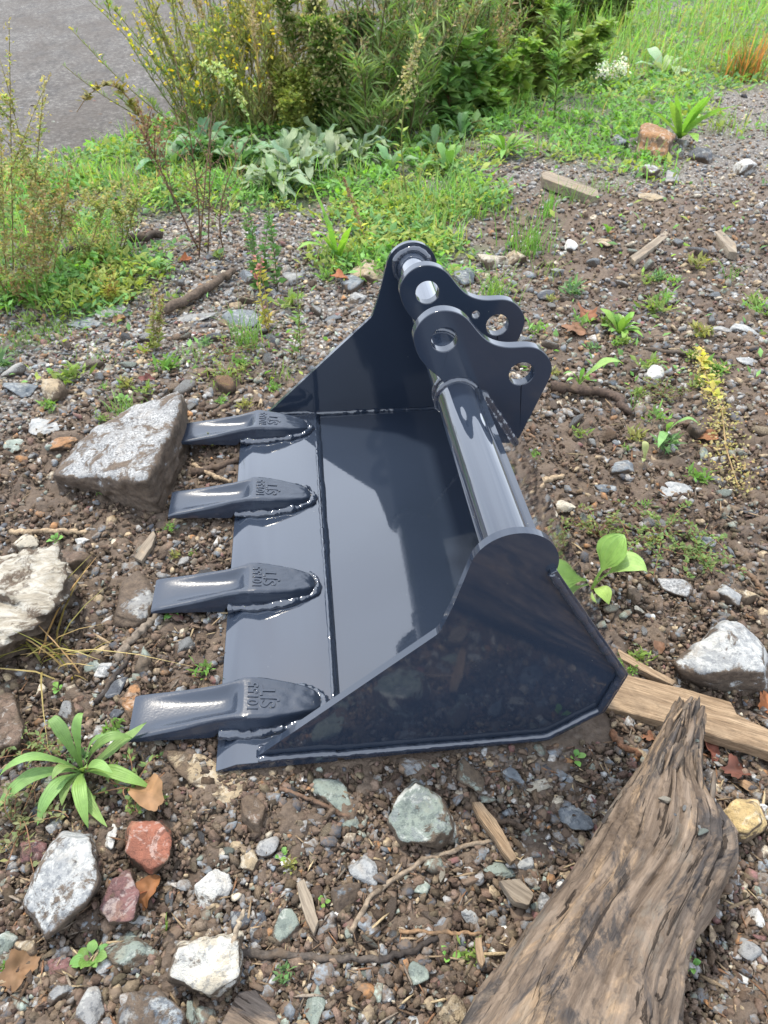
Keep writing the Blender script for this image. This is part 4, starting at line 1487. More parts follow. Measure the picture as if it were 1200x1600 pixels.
def stick(pts, wpx, col, label, name='twig', z=-.004, seed=1, cat='twig', rough=.35, n=9):
    """a twig along photograph positions; wpx its thickness in pixels"""
    P = np.array([gp(q_[0], q_[1], z) for q_ in pts])
    P[:, 2] = ground_low(P[:, 0], P[:, 1]) + .006 + np.array([q_[2] if len(q_) > 2 else 0 for q_ in pts])
    k = depth(P.mean(0)) / FPX
    w = wpx * k * .5
    Q = resample(P, max(.004, w * .8))
    for _ in range(2):
        Q[1:-1] = .25 * Q[:-2] + .5 * Q[1:-1] + .25 * Q[2:]
    m_ = len(Q)
    s = np.linspace(0, 1, m_)
    N = np.stack([s * 14, s * 0 + seed, s * 0], -1)
    Q = Q + (np.stack([fbm(N + 3, 2, seed), fbm(N + 9, 2, seed + 1), .4 * fbm(N + 5, 2, seed + 2)], -1) - .45) * w * 1.6
    Q[:, 2] += w * .55
    R = w * (1.02 - .28 * s) * (.85 + rough * (fbm(N * 2, 3, seed + 4) - .4))
    Vt, Ft = tube(Q, R, n)
    Vt = Vt + (fbm(Vt * 150, 2, seed + 7)[:, None] - .5) * w * .5
    c = Q[0].copy()
    o = link(name, mesh_from(name, Vt - c, Ft, True, np.asarray(col)), M['bark'], loc=c, label=label, cat=cat)
    return o


TANW, GREYW, DARKW, BRW = (.30, .225, .145), (.17, .14, .11), (.038, .031, .027), (.13, .085, .055)
stick([(12, 826), (70, 822), (136, 826)], 11, TANW, 'tan bare stick lying above the layered slate rock', 'stick', seed=2, cat='stick')
stick([(178, 1026), (210, 992), (248, 956)], 17, GREYW, 'weathered bark-stripped stick running under the second tooth', 'stick', seed=3, cat='stick')
stick([(150, 1092), (178, 1054), (204, 1020)], 11, DARKW, 'short black stick beside the dark blue-grey stone', 'stick', seed=4, cat='stick')
stick([(372, 1490), (440, 1492), (520, 1496), (592, 1494)], 15, (.075, .062, .052), 'dark lichen-specked twig lying right of the cream rock', seed=5)
stick([(360, 1534, .045), (374, 1484, .052), (384, 1440, .045)], 11, (.27, .22, .16), 'short pale twig crossing the end of the dark twig', seed=6)
stick([(592, 1496), (640, 1484), (686, 1460)], 12, DARKW, 'black twig continuing toward the driftwood log', seed=7)
stick([(546, 1456), (578, 1398), (664, 1336), (778, 1300)], 10, (.21, .165, .12), 'long bent grey-brown twig in front of the bucket', seed=8)
stick([(624, 1448), (690, 1452), (756, 1452)], 9, (.20, .125, .07), 'short reddish brown twig left of the log', seed=9)
stick([(728, 1252), (770, 1272), (824, 1288)], 13, (.085, .062, .045), 'dark stub of twig behind the wood splinter', seed=10)
stick([(438, 1232), (490, 1250), (546, 1274)], 9, (.12, .075, .05), 'brown twig lying under the bucket corner', seed=11)
stick([(862, 604, .01), (910, 608, .014), (955, 616, .008), (986, 642)], 19, (.075, .052, .040), 'thick dark brown root bent over the soil right of the ear', 'root', seed=12, cat='root')
stick([(1008, 543), (1060, 550), (1136, 560)], 8, (.085, .068, .055), 'thin dark twig beside the green rosette', seed=13)
stick([(964, 706), (990, 688), (1022, 674)], 8, GREYW, 'short grey twig right of the bucket back', seed=14)
stick([(844, 748), (862, 742), (882, 736)], 12, TANW, 'short tan stub of wood against the bucket back', seed=15)
stick([(1162, 884), (1180, 900), (1206, 928)], 10, BRW, 'brown twig at the right edge by the pointed stone', seed=16)
stick([(254, 490, .02), (310, 462, .02), (366, 424, .02)], 17, (.095, .070, .052), 'crooked dead branch lying beyond the far tooth', 'branch', seed=17, cat='branch')
stick([(100, 398, .02), (130, 396, .02), (152, 390, .02)], 18, (.045, .034, .028), 'dark rotten log piece among the left weeds', 'rotten_log', seed=18, cat='log')
stick([(204, 380, .02), (228, 376, .02), (250, 372, .02)], 17, (.055, .042, .034), 'dark rotten branch piece beside the left weeds', 'rotten_branch', seed=19, cat='branch')
stick([(300, 722), (330, 742), (362, 756)], 9, TANW, 'tan twig between the two far teeth', seed=20)
stick([(330, 650), (352, 632), (372, 612)], 9, (.10, .07, .05), 'brown twig beside the far corner of the lip', seed=21)
stick([(300, 735), (340, 730), (372, 722)], 14, (.085, .06, .045), 'dark root under the second-farthest tooth', 'root', seed=22, cat='root')
stick([(736, 104), (752, 112), (776, 126)], 8, (.16, .13, .10), 'grey stick lying under the bramble leaves', 'stick', seed=23, cat='stick')
stick([(690, 1110), (700, 1150), (716, 1180)], 7, (.14, .08, .05), 'thin brown stalk in the bucket shade', seed=24) if False else None
stick([(956, 1146), (972, 1166), (1000, 1176)], 14, (.18, .09, .05), 'reddish strip of bark under the bucket corner by the plank', 'bark_strip', seed=25, cat='bark')
stick([(800, 232), (830, 222), (872, 206)], 7, (.12, .09, .065), 'thin brown twig by the round boulder', seed=26) if False else None
stick([(905, 225), (940, 212), (968, 205)], 6, (.12, .09, .065), 'thin brown twig left of the rounded boulder', seed=27)
stick([(740, 300), (780, 276), (850, 240)], 6, (.10, .08, .06), 'dark twig beyond the grey board', seed=28)


def mat_leaf(name, trans=.30, rough=.5, vein=True, spec=.4):
    t = NT(name)
    oi = t.N('ObjectInfo')
    at = t.N('Attribute', attribute_name='tint')
    v = t.coord()
    c = t.mix(1.0, oi.outputs['Color'], at.outputs['Color'], 'MULTIPLY')
    n = t.noise(v, 45, 4, .6)
    c = t.mix(1.0, c, t.ramp(n, [(.3, (.72, .74, .70)), (.55, (1, 1, 1)), (.78, (1.22, 1.18, 1.1))]), 'MULTIPLY')
    if vein:
        tc = t.N('TexCoord')
        sx = t.N('SeparateXYZ')
        t.L(tc.outputs['UV'], sx.inputs[0])
        wv = t.math('ABSOLUTE', t.math('SINE', t.math('MULTIPLY', sx.outputs[0], 9.4)))
        vm = t.ramp(wv, [(.0, (1, 1, 1)), (.22, (0, 0, 0))])
        c = t.mix(t.math('MULTIPLY', vm, .35), c, t.mix(.5, c, (.45, .55, .25)))
        b = t.bump(wv, .35, .002)
        t.L(b, t.b.inputs['Normal'])
    t.set(Base_Color=c, Roughness=rough)
    t.b.inputs['Specular IOR Level'].default_value = spec
    tr = t.N('BsdfTranslucent')
    t.L(t.mix(1.0, c, (1.25, 1.3, .7), 'MULTIPLY'), tr.inputs['Color'])
    ms = t.N('MixShader')
    ms.inputs[0].default_value = trans
    t.L(t.b.outputs[0], ms.inputs[1])
    t.L(tr.outputs[0], ms.inputs[2])
    t.L(ms.outputs[0], t.n['Material Output'].inputs[0])
    return t.m


M['leaf'] = mat_leaf('green_leaf')
M['foliage'] = mat_leaf('foliage', .45, .55, False, .3)
M['deadleaf'] = mat_leaf('dead_leaf', .15, .65, False, .25)


def dead_leaf(px, py, size_px, col, label, kind='lobed', rot=0, curl=.35, seed=1, lift=.006):
    P = gp(px, py)
    P[2] = float(ground_low(P[:1], P[1:2])[0])
    s = size_px * .5 * depth(P) / FPX
    r = np.random.default_rng(seed)
    n, m = 44, 6
    a = np.linspace(0, 2 * pi, n, endpoint=False)
    if kind == 'lobed':
        rad = .60 + .26 * np.abs(np.cos(2.5 * a + .2 * np.sin(a * 3))) ** 1.3 + .45 * (fbm(np.column_stack([np.cos(a) * 3 + seed, np.sin(a) * 3, a * 0]), 3, seed) - .5) + .05 * np.sin(13 * a + seed)
        el = np.array([1.0, .72])
    elif kind == 'oak':
        rad = .8 + .12 * np.cos(7 * a) + .3 * (fbm(np.column_stack([np.cos(a) * 3 + seed, np.sin(a) * 3, a * 0]), 3, seed) - .5)
        el = np.array([1.0, .55])
    else:
        rad = 1 - .12 * np.cos(2 * a) + .03 * np.sin(9 * a)
        rad = rad + .35 * (fbm(np.column_stack([np.cos(a) * 2.5 + seed, np.sin(a) * 2.5, a * 0]), 3, seed) - .5)
        el = np.array([1.0, .5])
    V = [np.zeros((1, 3))]
    U = [np.zeros((1, 2))]
    for k in range(1, m + 1):
        q_ = np.stack([np.cos(a) * el[0], np.sin(a) * el[1]], -1) * (rad * k / m)[:, None]
        z = curl * (q_[:, 1] ** 2 * 1.5 - .45 * q_[:, 0] ** 2 + .5 * q_[:, 0] * q_[:, 1]) + .5 * (fbm(np.column_stack([q_ * 2.2 + seed, a * 0]), 3, seed) - .5)
        V.append(np.column_stack([q_, z]))
        U.append(q_)
    V = np.concatenate(V) * s
    F = [[0, 1 + k, 1 + (k + 1) % n] for k in range(n)]
    for k in range(m - 1):
        F += [[1 + k * n + j, 1 + (k + 1) * n + j, 1 + (k + 1) * n + (j + 1) % n, 1 + k * n + (j + 1) % n] for j in range(n)]
    tint = np.asarray(col)[None] * (.45 + .75 * fbm(V / s * 2.5 + seed, 3, seed + 3)[:, None])
    o = link('dead_leaf', mesh_from('dead_leaf', V, F, True, tint, np.concatenate(U)), M['deadleaf'], loc=(P[0], P[1], P[2] + lift + s * .15), label=label, cat='leaf', group='dead leaves on the ground')
    o.rotation_euler = (r.uniform(-.35, .35), r.uniform(-.35, .35), radians(rot))
    return o


OR, BRN, MAR = (.36, .16, .05), (.22, .115, .065), (.15, .062, .045)
dead_leaf(240, 1262, 88, (.27, .155, .078), 'tan curled dead leaf on top of the terracotta stone', 'oval', 125, .5, 1, .030)
dead_leaf(236, 1400, 60, (.25, .11, .045), 'curled orange dead leaf beside the maroon stone', 'oval', 70, .9, 2, .012)
dead_leaf(222, 1396, 48, (.22, .075, .035), 'rusty red dead leaf behind the curled orange one', 'lobed', 20, .5, 3)
dead_leaf(38, 1520, 82, (.20, .115, .06), 'large crumpled brown dead leaf at lower left', 'lobed', 60, .5, 4)
dead_leaf(898, 522, 56, BRN, 'brown maple leaf lying left of the green rosette', 'lobed', 10, .4, 5)
dead_leaf(915, 496, 52, (.24, .10, .05), 'curled reddish maple leaf just beyond the brown one', 'lobed', 80, .8, 6)
dead_leaf(533, 442, 44, (.30, .11, .05), 'rust-brown dead leaf on the rock behind the far plate', 'lobed', 30, .4, 7, .03)
dead_leaf(1152, 1202, 64, MAR, 'dark maroon maple leaf right of the log tip', 'lobed', 25, .4, 8)
dead_leaf(1112, 1170, 52, (.17, .06, .04), 'maroon dead leaf against the log tip', 'lobed', 100, .5, 9)
dead_leaf(1196, 1096, 46, (.30, .11, .04), 'orange-brown dead leaf at the right edge below the triangular rock', 'lobed', 60, .5, 10)
dead_leaf(1168, 1226, 28, (.30, .19, .11), 'small tan scrap of leaf beside the maroon maple leaf', 'oval', 140, .6, 11)
dead_leaf(1014, 1158, 36, (.24, .11, .06), 'small brown leaf between the plank and the log', 'lobed', 10, .4, 12)
dead_leaf(232, 600, 34, (.16, .06, .05), 'dark red withered leaf beyond the far teeth', 'lobed', 30, .7, 13)
dead_leaf(1102, 690, 40, (.26, .115, .055), 'oval brown leaf under the yellow weed', 'oval', -8, .3, 14)
dead_leaf(1126, 586, 36, (.30, .22, .13), 'tan papery leaf right of the yellow weed tip', 'lobed', 70, .3, 15)
dead_leaf(186, 496, 30, (.36, .22, .12), 'light orange leaf in the gravel beyond the granite rock', 'oval', 60, .5, 16)
dead_leaf(288, 412, 30, (.32, .11, .045), 'rust-red leaf beyond the dead branch', 'lobed', 0, .5, 17)
dead_leaf(188, 404, 32, (.28, .12, .06), 'brown-red leaf beside the dark rotten branch', 'lobed', 40, .5, 18)
dead_leaf(200, 466, 30, (.24, .08, .03), 'dark orange leaf stuck to the pale worn slab', 'oval', 80, .6, 19)
dead_leaf(1028, 1014, 30, (.16, .085, .05), 'narrow brown leaf scrap above the plank', 'oval', 70, .5, 20)

# small stones and dirt lying on the log
for k, (x, y, w, c, lab) in enumerate([(1040, 1250, 26, 'cream', 'small cream stone lying on the neck of the log'), (1097, 1300, 30, 'green', 'flat grey-green chip lying on the log'), (1070, 1262, 15, 'grey', 'tiny grey chip on the log beside the cream stone'),
                                       (1092, 1292, 12, 'pale', 'tiny pale chip on the log above the flat chip'), (1052, 1272, 12, 'blue', 'tiny blue-grey chip on the log below the cream stone'), (1086, 1158, 16, 'green', 'small grey chip lodged in the broken log end')]):
    P = gp(x, y, .11)
    i0 = int(np.argmin(np.linalg.norm(Cn[:, :2] - P[:2], axis=1)))
    for _ in range(3):
        q_ = (P - Cn[i0])[:2] @ (HWd[i0][:2] / hwl[i0] ** 2)
        zt_ = Cn[i0][2] + vert[i0] * sqrt(max(0.0, 1 - min(.95, q_ * q_)))
        P = gp(x, y, zt_)
        i0 = int(np.argmin(np.linalg.norm(Cn[:, :2] - P[:2], axis=1)))
    o = link('stone', PROTO[k], None, loc=P, label=lab, cat='stone', group='chips of stone lying on the log')
    s_ = w * .5 * depth(P) / FPX
    o.scale = (s_, s_ * .6, s_ * .45)
    o.rotation_euler = (0, .3, .5 * k)
    o.color = (*SCOL[c], .3)

# ------------------------------------------------------------------ plants
LEAFP = dict(
    lance=([0, .08, .25, .5, .75, .92, 1], [.16, .20, .52, 1, .80, .34, .02]),
    strap=([0, .1, .4, .7, .9, 1], [.45, .6, 1, .9, .5, .04]),
    broad=([0, .28, .36, .46, .58, .72, .86, .95, 1], [.10, .10, .40, .82, 1, .90, .55, .24, .03]),
    grass=([0, .2, .6, 1], [.8, 1, .7, .03]))


def blade(base, tip, arch, width, shape='lance', n=12, m=5, fold=.25, wave=0.0, seed=0, side=0.0):
    """a leaf from base to tip, arched upward; returns V, F, uv"""
    base, tip = np.asarray(base, float), np.asarray(tip, float)
    s = np.linspace(0, 1, n)
    d = tip - base
    hd = np.array([d[0], d[1], 0])
    L = np.linalg.norm(hd)
    hd = hd / (L + 1e-9)
    nr = np.array([-hd[1], hd[0], 0])
    C = base + s[:, None] * d + np.array([0, 0, 1]) * (4 * arch * s * (1 - s))[:, None] + nr * (side * s ** 2 * L)[:, None]
    T = np.gradient(C, axis=0)
    T /= np.linalg.norm(T, axis=1)[:, None]
    up = np.cross(T, np.cross([0, 0, 1.0], T))
    up = np.where(np.linalg.norm(up, axis=1)[:, None] < .15, np.array([-hd[0], -hd[1], .2]), up)
    up /= np.linalg.norm(up, axis=1)[:, None]
    sd = np.cross(up, T)
    w = np.interp(s, *LEAFP[shape]) * width * .5
    q = np.linspace(-1, 1, m)
    V = C[:, None, :] + sd[:, None, :] * (q[None, :, None] * w[:, None, None]) + up[:, None, :] * ((np.abs(q)[None, :] * w[:, None]) * fold)[..., None]
    if wave:
        ph = np.random.default_rng(seed).uniform(0, 6)
        V = V + up[:, None, :] * ((np.abs(q)[None] ** 2) * wave * width * np.sin(s * 17 + ph)[:, None])[..., None]
    i, j = np.meshgrid(np.arange(n - 1), np.arange(m - 1), indexing='ij')
    F = np.stack([i * m + j, i * m + j + 1, (i + 1) * m + j + 1, (i + 1) * m + j], -1).reshape(-1, 4)
    uv = np.stack([np.broadcast_to(q[None, :], (n, m)), np.broadcast_to(s[:, None], (n, m))], -1).reshape(-1, 2)
    return V.reshape(-1, 3), F, uv


def gz(x, y):
    return float(ground_low(np.array([x]), np.array([y]))[0])


def leaf_plant(px, py, leaves, colour, name, label, group=None, cat='plant', shape='lance', wave=.04, seed=0, fold=.25):
    """a plant whose every leaf is set out by the photograph: (tip x, tip y, tip height, arch, width in metres[, side])"""
    P = gp(px, py)
    P[2] = gz(P[0], P[1]) + .003
    root = link(name, None, loc=P, label=label, cat=cat, group=group)
    r = np.random.default_rng(seed)
    for k, lf in enumerate(leaves):
        T = gp(lf[0], lf[1], lf[2])
        V, F, uv = blade((0, 0, 0), T - P, lf[3], lf[4], lf[6] if len(lf) > 6 else shape, 16, 7, fold, wave, seed + k, lf[5] if len(lf) > 5 else 0)
        g = np.linspace(0, 1, len(V))
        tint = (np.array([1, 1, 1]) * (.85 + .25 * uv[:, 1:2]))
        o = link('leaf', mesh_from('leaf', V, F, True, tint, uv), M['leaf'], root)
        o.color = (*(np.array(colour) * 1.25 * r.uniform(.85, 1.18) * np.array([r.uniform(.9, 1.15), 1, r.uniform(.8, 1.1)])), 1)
    return root


_RM = {}


def rosette(px, py, n, L, W, colour, name, label, group=None, cat='plant', shape='lance', rise=(.15, .9), seed=0, wave=.05, spread=(0, 360), scale=1, loc=None):
    """a rosette of n leaves around a base; leaf meshes are shared"""
    P = gp(px, py) if loc is None else np.array(loc, float)
    P[2] = gz(P[0], P[1]) + .003
    root = link(name, None, loc=P, label=label, cat=cat, group=group)
    r = np.random.default_rng(seed)
    for k in range(n):
        lv = int(r.integers(0, 3))
        el = int(np.clip(r.uniform(0, 4), 0, 3))
        key = (shape, round(W / L, 2), lv, el, wave)
        if key not in _RM:
            e = rise[0] + (rise[1] - rise[0]) * el / 3
            V, F, uv = blade((0, 0, 0), (cos(e), 0, sin(e) * .85), .16 - .05 * lv + .1 * (1 - e), W / L, shape, 10, 5, .25, wave, lv * 5 + el, .15 * (lv - 1))
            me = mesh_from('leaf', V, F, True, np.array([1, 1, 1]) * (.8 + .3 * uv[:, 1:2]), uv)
            me.materials.append(M['leaf'])
            _RM[key] = me
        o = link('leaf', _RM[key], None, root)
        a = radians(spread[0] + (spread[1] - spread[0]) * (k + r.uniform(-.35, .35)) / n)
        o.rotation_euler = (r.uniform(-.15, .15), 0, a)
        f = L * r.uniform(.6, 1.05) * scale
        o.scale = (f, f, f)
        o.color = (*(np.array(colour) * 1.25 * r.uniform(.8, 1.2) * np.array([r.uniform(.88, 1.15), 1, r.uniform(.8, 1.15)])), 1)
    return root


# --- leaf sprays for everything finer: vectorised little leaves
def leaflets(mb, P, D, L, W, cols, up=None, bend=.25, seed=0):
    """P (n,3) base, D (n,3) direction, L, W lengths; each leaf: 6 vertices, 2 quads with a fold"""
    n = len(P)
    if n == 0:
        return
    r = np.random.default_rng(seed)
    D = D / (np.linalg.norm(D, axis=1)[:, None] + 1e-9)
    u = np.tile([0, 0, 1.0], (n, 1)) if up is None else up
    u = u + r.normal(0, .45, (n, 3))
    S = np.cross(D, u)
    S /= np.linalg.norm(S, axis=1)[:, None] + 1e-9
    U = np.cross(S, D)
    L = np.broadcast_to(L, (n,))[:, None]
    W = np.broadcast_to(W, (n,))[:, None]
    b = P
    m1 = P + D * L * .45 + U * L * bend * .5
    tp = P + D * L + U * L * (bend * .1)
    V = np.stack([b, m1 + S * W * .5 - U * W * .12, tp, m1 - S * W * .5 - U * W * .12, m1 + U * W * .06], 1)
    i = np.arange(n)[:, None] * 5
    F = np.concatenate([i + np.array([[0, 1, 2, 4]]), i + np.array([[0, 4, 2, 3]])])
    mb.add(V.reshape(-1, 3), F, np.repeat(cols, 5, 0))


def blades(mb, P, H, lean, W, cols, seed=0, droop=.5, seg=4):
    """grass blades as bent strips"""
    r = np.random.default_rng(seed)
    n = len(P)
    a = r.uniform(0, 2 * pi, n)
    d = np.stack([np.cos(a), np.sin(a), 0 * a], -1)
    sd = np.stack([-np.sin(a), np.cos(a), 0 * a], -1)
    H = np.broadcast_to(H, (n,))
    W = np.broadcast_to(W, (n,))
    ln = lean * r.uniform(.3, 1.4, n)
    rows = []
    for k in range(seg + 1):
        s = k / seg
        c = P + d * (H * ln * s ** 1.6)[:, None] + np.array([0, 0, 1]) * (H * (s - droop * ln * .5 * s ** 2.4))[:, None]
        w = (W * (1 - s ** 1.7) * .5 + .0002)[:, None]
        rows.append(np.stack([c - sd * w, c + sd * w], 1))
    V = np.stack(rows, 1).reshape(n, -1, 3)
    m = 2 * (seg + 1)
    f = np.array([[2 * k, 2 * k + 1, 2 * k + 3, 2 * k + 2] for k in range(seg)])
    F = (np.arange(n)[:, None, None] * m + f[None]).reshape(-1, 4)
    mb.add(V.reshape(-1, 3), F, np.repeat(cols, m, 0))


def jitter_cols(base, n, r, v=.25, h=.12):
    c = np.asarray(base)[None] * r.uniform(1 - v, 1 + v, (n, 1))
    return c * r.uniform(1 - h, 1 + h, (n, 3))


G_BR, G_MID, G_DK, G_GREY, G_BLUE, G_YEL, G_OL = (.115, .215, .035), (.085, .155, .030), (.040, .080, .022), (.165, .235, .135), (.075, .150, .075), (.33, .32, .05), (.16, .17, .05)
SEED, PINK, DRY = (.22, .17, .07), (.30, .17, .12), (.36, .28, .14)


def stem_curve(P0, P1, bow, n=10):
    s = np.linspace(0, 1, n)[:, None]
    return P0 + (P1 - P0) * s + np.asarray(bow)[None] * (4 * s * (1 - s))


def weed(px, py, top, label, name='weed', stemcol=(.12, .14, .05), leafcol=G_MID, nleaf=40, ll=.03, lw=.012, headcol=None, nhead=0, headfrom=.6, hl=.008, bow=(0, 0, 0), stems=1, spread=.05,
         sr=.0022, seed=0, group=None, side=0, sidelen=.12, leaffrom=.05, leafto=.95, up=.35, headspread=.015, Y=None, cat='weed', hw=None):
    """a tall weed; `top` is where the photograph shows its tip, taken in the plane of its foot"""
    r = np.random.default_rng(seed)
    P0 = gp(px, py) if Y is None else np.array([*Y, 0.0])
    P0[2] = gz(P0[0], P0[1])
    d = _r * (top[0] - 600) / FPX + _u * (800 - top[1]) / FPX + _w
    P1 = CAM_P + d * ((P0[1] + (top[2] if len(top) > 2 else 0) - CAM_P[1]) / d[1])
    root = link(name, None, loc=P0, label=label, cat=cat, group=group)
    ms, ml, mh = MB(), MB(), MB()
    for k in range(stems):
        e1 = P1 - P0 + r.normal(0, spread, 3) * np.array([1, 1, .8]) * (k > 0)
        b0 = r.normal(0, spread * .35, 3) * np.array([1, 1, 0]) * (k > 0)
        curves = [(stem_curve(b0, e1, np.asarray(bow) + r.normal(0, spread * .2, 3) * (k > 0), 12), sr, 1.0)]
        for q in range(side):
            s0 = r.uniform(.25, .9)
            c0 = curves[0][0]
            pb = np.array([np.interp(s0 * 11, np.arange(12), c0[:, z]) for z in range(3)])
            a = r.uniform(0, 6.28)
            dr = np.array([cos(a), sin(a), r.uniform(.6, 1.6)])
            pe = pb + dr / np.linalg.norm(dr) * sidelen * r.uniform(.5, 1.1) * (1.2 - s0 * .6)
            curves.append((stem_curve(pb, pe, (0, 0, .01), 6), sr * .5, .45))
        for cv, rad, wgt in curves:
            V, F = tube(cv, np.linspace(rad, rad * .4, len(cv)), 5)
            ms.add(V, F, np.asarray(stemcol) * r.uniform(.8, 1.2))
            nl = max(1, int(nleaf * wgt))
            s = r.uniform(leaffrom, leafto, nl) if wgt == 1 else r.uniform(.1, 1, nl)
            idx = s * (len(cv) - 1)
            pos = np.stack([np.interp(idx, np.arange(len(cv)), cv[:, z]) for z in range(3)], -1)
            a = r.uniform(0, 6.28, nl)
            D = np.stack([np.cos(a), np.sin(a), np.full(nl, up) + r.normal(0, .25, nl)], -1)
            sc = (1.1 - .55 * s) * r.uniform(.6, 1.2, nl)
            if nleaf:
                leaflets(ml, pos, D, ll * sc, lw * sc, jitter_cols(leafcol, nl, r), seed=seed + k)
            if nhead:
                nh = max(2, int(nhead * wgt))
                s = r.uniform(headfrom if wgt == 1 else .25, 1.0, nh)
                idx = s * (len(cv) - 1)
                pos = np.stack([np.interp(idx, np.arange(len(cv)), cv[:, z]) for z in range(3)], -1) + r.normal(0, headspread, (nh, 3)) * (1.25 - s)[:, None]
                D = r.normal(0, 1, (nh, 3)) + np.array([0, 0, .6])
                leaflets(mh, pos, D, hl * r.uniform(.6, 1.4, nh), (hw or hl * .8) * r.uniform(.6, 1.4, nh), jitter_cols(headcol, nh, r, .35), seed=seed + 50 + k)
    link('stem', ms.mesh('stem', True), M['foliage'], root)
    if ml.n:
        link('foliage', ml.mesh('foliage'), M['foliage'], root)['kind'] = 'stuff'
    if mh.n:
        link('seed_head' if headcol is not YELFL else 'flowers', mh.mesh('heads'), M['foliage'], root)['kind'] = 'stuff'
    return root


YELFL = (.62, .50, .03)

# --- the near plantain, leaf by leaf
leaf_plant(134, 1214, [(84, 1120, .075, 0.040, 0.0208, .10), (126, 1114, .075, 0.036, 0.0160, -.10), (166, 1142, .07, 0.024, 0.0096, -.15), (206, 1150, .040, 0.036, 0.0208, -.05), (227, 1160, .045, 0.010, 0.0208, .35),
                       (176, 1208, .055, 0.024, 0.0176, .0), (228, 1243, .012, 0.028, 0.0232, .10), (132, 1296, .004, 0.032, 0.0216, .05), (120, 1302, .002, 0.012, 0.0176, .4), (62, 1292, .000, 0.032, 0.0240, -.05), (-8, 1256, .015, 0.036, 0.0256, .10),
                       (2, 1198, .045, 0.040, 0.0160, .15), (82, 1218, .045, 0.024, 0.0176, .0), (82, 1254, .016, 0.016, 0.0176, .25), (135, 1200, .06, 0.008, 0.0120, 0)], (.130, .215, .062), 'plantain',
           'green narrow-leaved plantain rosette growing at the lower left', cat='plantain', seed=3)
# --- broad-leaf plantain beside the bucket back
leaf_plant(922, 930, [(978, 838, .110, .020, .064, .10, 'broad'), (1010, 888, .055, .040, .056, -.10, 'broad'), (944, 946, .004, .020, .034, .2, 'broad')], (.17, .28, .075), 'plantain',
           'young broad-leaved plantain with two bright leaves beside the bucket back', cat='plantain', shape='broad', seed=9, wave=.02)
# --- other leafy plants set out by the photograph
rosette(968, 520, 18, .105, .024, (.13, .25, .04), 'plantain', 'dense bright green plantain rosette right of the ears', cat='plantain', seed=11, rise=(.25, 1.15))
leaf_plant(905, 600, [(978, 574, .02, .04, .030, .12), (880, 585, .03, .02, .012), (912, 575, .04, .01, .012), (885, 596, .02, .015, .012), (925, 588, .04, .01, .010)], (.14, .26, .06), 'plantain', 'small plantain with one long leaf behind the ear tip', cat='plantain', seed=13)
leaf_plant(1040, 678, [(1028, 700, .004, .02, .022), (1052, 660, .04, .01, .012), (1092, 664, .02, .03, .014), (1046, 664, .05, .01, .012)], (.13, .25, .08), 'plantain', 'little plantain seedling right of the grey twig', cat='plantain', seed=14)
leaf_plant(1006, 722, [(1006, 690, .02, .015, .018), (1004, 722, .0, .01, .012)], (.22, .26, .12), 'seedling', 'pale two-leaved seedling above the pale blue-grey stone', cat='seedling', seed=15)
leaf_plant(528, 402, [(486, 284, .24, .02, .030, .05, 'strap'), (505, 330, .14, .02, .030, 0, 'strap'), (548, 354, .12, .01, .034, 0, 'strap'), (486, 366, .08, .04, .036, .1), (462, 388, .03, .04, .034, .1), (540, 372, .09, .01, .026),
                       (512, 350, .13, .01, .024), (500, 372, .08, .02, .022)], (.15, .30, .045), 'plantain', 'upright bright green plantain standing behind the far side plate', cat='plantain', seed=16)
leaf_plant(1062, 216, [(1102, 150, .22, .02, .055, .1, 'strap'), (1140, 165, .22, .03, .06, .15, 'strap'), (1048, 158, .24, .01, .05, 0, 'strap'), (1056, 148, .26, .01, .035, 0, 'strap'), (1005, 168, .16, .02, .05, -.1, 'strap'), (1090, 222, .04, .03, .06),
                       (1114, 148, .24, .01, .03)], (.16, .30, .05), 'plantain', 'tall strap-leaved plantain behind the rounded brown boulder', cat='plantain', seed=17)
rosette(788, 246, 24, .18, .030, (.115, .235, .04), 'plantain', 'spreading green rosette beyond the ears beside the grey board', cat='plantain', seed=18)
for k, (x, y) in enumerate([(440, 262), (480, 245), (520, 262), (470, 285), (555, 250), (430, 300), (505, 232)]):
    rosette(x, y, 26, .24, .050, [(.125, .185, .10), (.105, .165, .09), (.14, .20, .115)][k % 3], 'mullein', ['%s grey-green woolly rosette in the wide clump beyond the far plate' % w for w in
            ('middle left', 'central', 'middle right', 'front', 'far right', 'front left', 'rear')][k], 'grey-green woolly rosettes', 'plant', 'lance', (.0, .8), 30 + k, .22)
for k, (x, y) in enumerate([(300, 258), (345, 250), (320, 232), (375, 262), (270, 270)]):
    rosette(x, y, 16, .22, .062, [(.085, .170, .075), (.10, .19, .085)][k % 2], 'dock_plant', ['%s of the blue-green leafy plants below the yellow-flowered weeds' % w for w in ('central one', 'right one', 'rear one', 'rightmost one', 'leftmost one')][k],
            'blue-green leafy plants', 'plant', 'lance', (.1, .9), 40 + k, .08)
for k, (x, y) in enumerate([(590, 220), (640, 230), (680, 235), (720, 215), (700, 265), (610, 268), (580, 200), (655, 205)]):
    rosette(x, y, 14, .17, .05, [(.075, .165, .06), (.11, .22, .05), (.095, .19, .075)][k % 3], 'leafy_plant', '%s leafy plant in the green band beyond the bucket' % ('first', 'second', 'third', 'fourth', 'low front', 'small front', 'dark rear', 'upright rear')[k],
            'leafy plants in the green band', 'plant', 'lance', (.2, 1.0), 50 + k, .08)
rosette(243, 428, 13, .085, .026, (.12, .24, .05), 'plantain', 'small green rosette beyond the dead branch', cat='plantain', seed=61)
rosette(815, 205, 12, .16, .05, (.15, .24, .10), 'leafy_plant', 'pale leafy rosette behind the white flowers', cat='plant', seed=62) if False else None
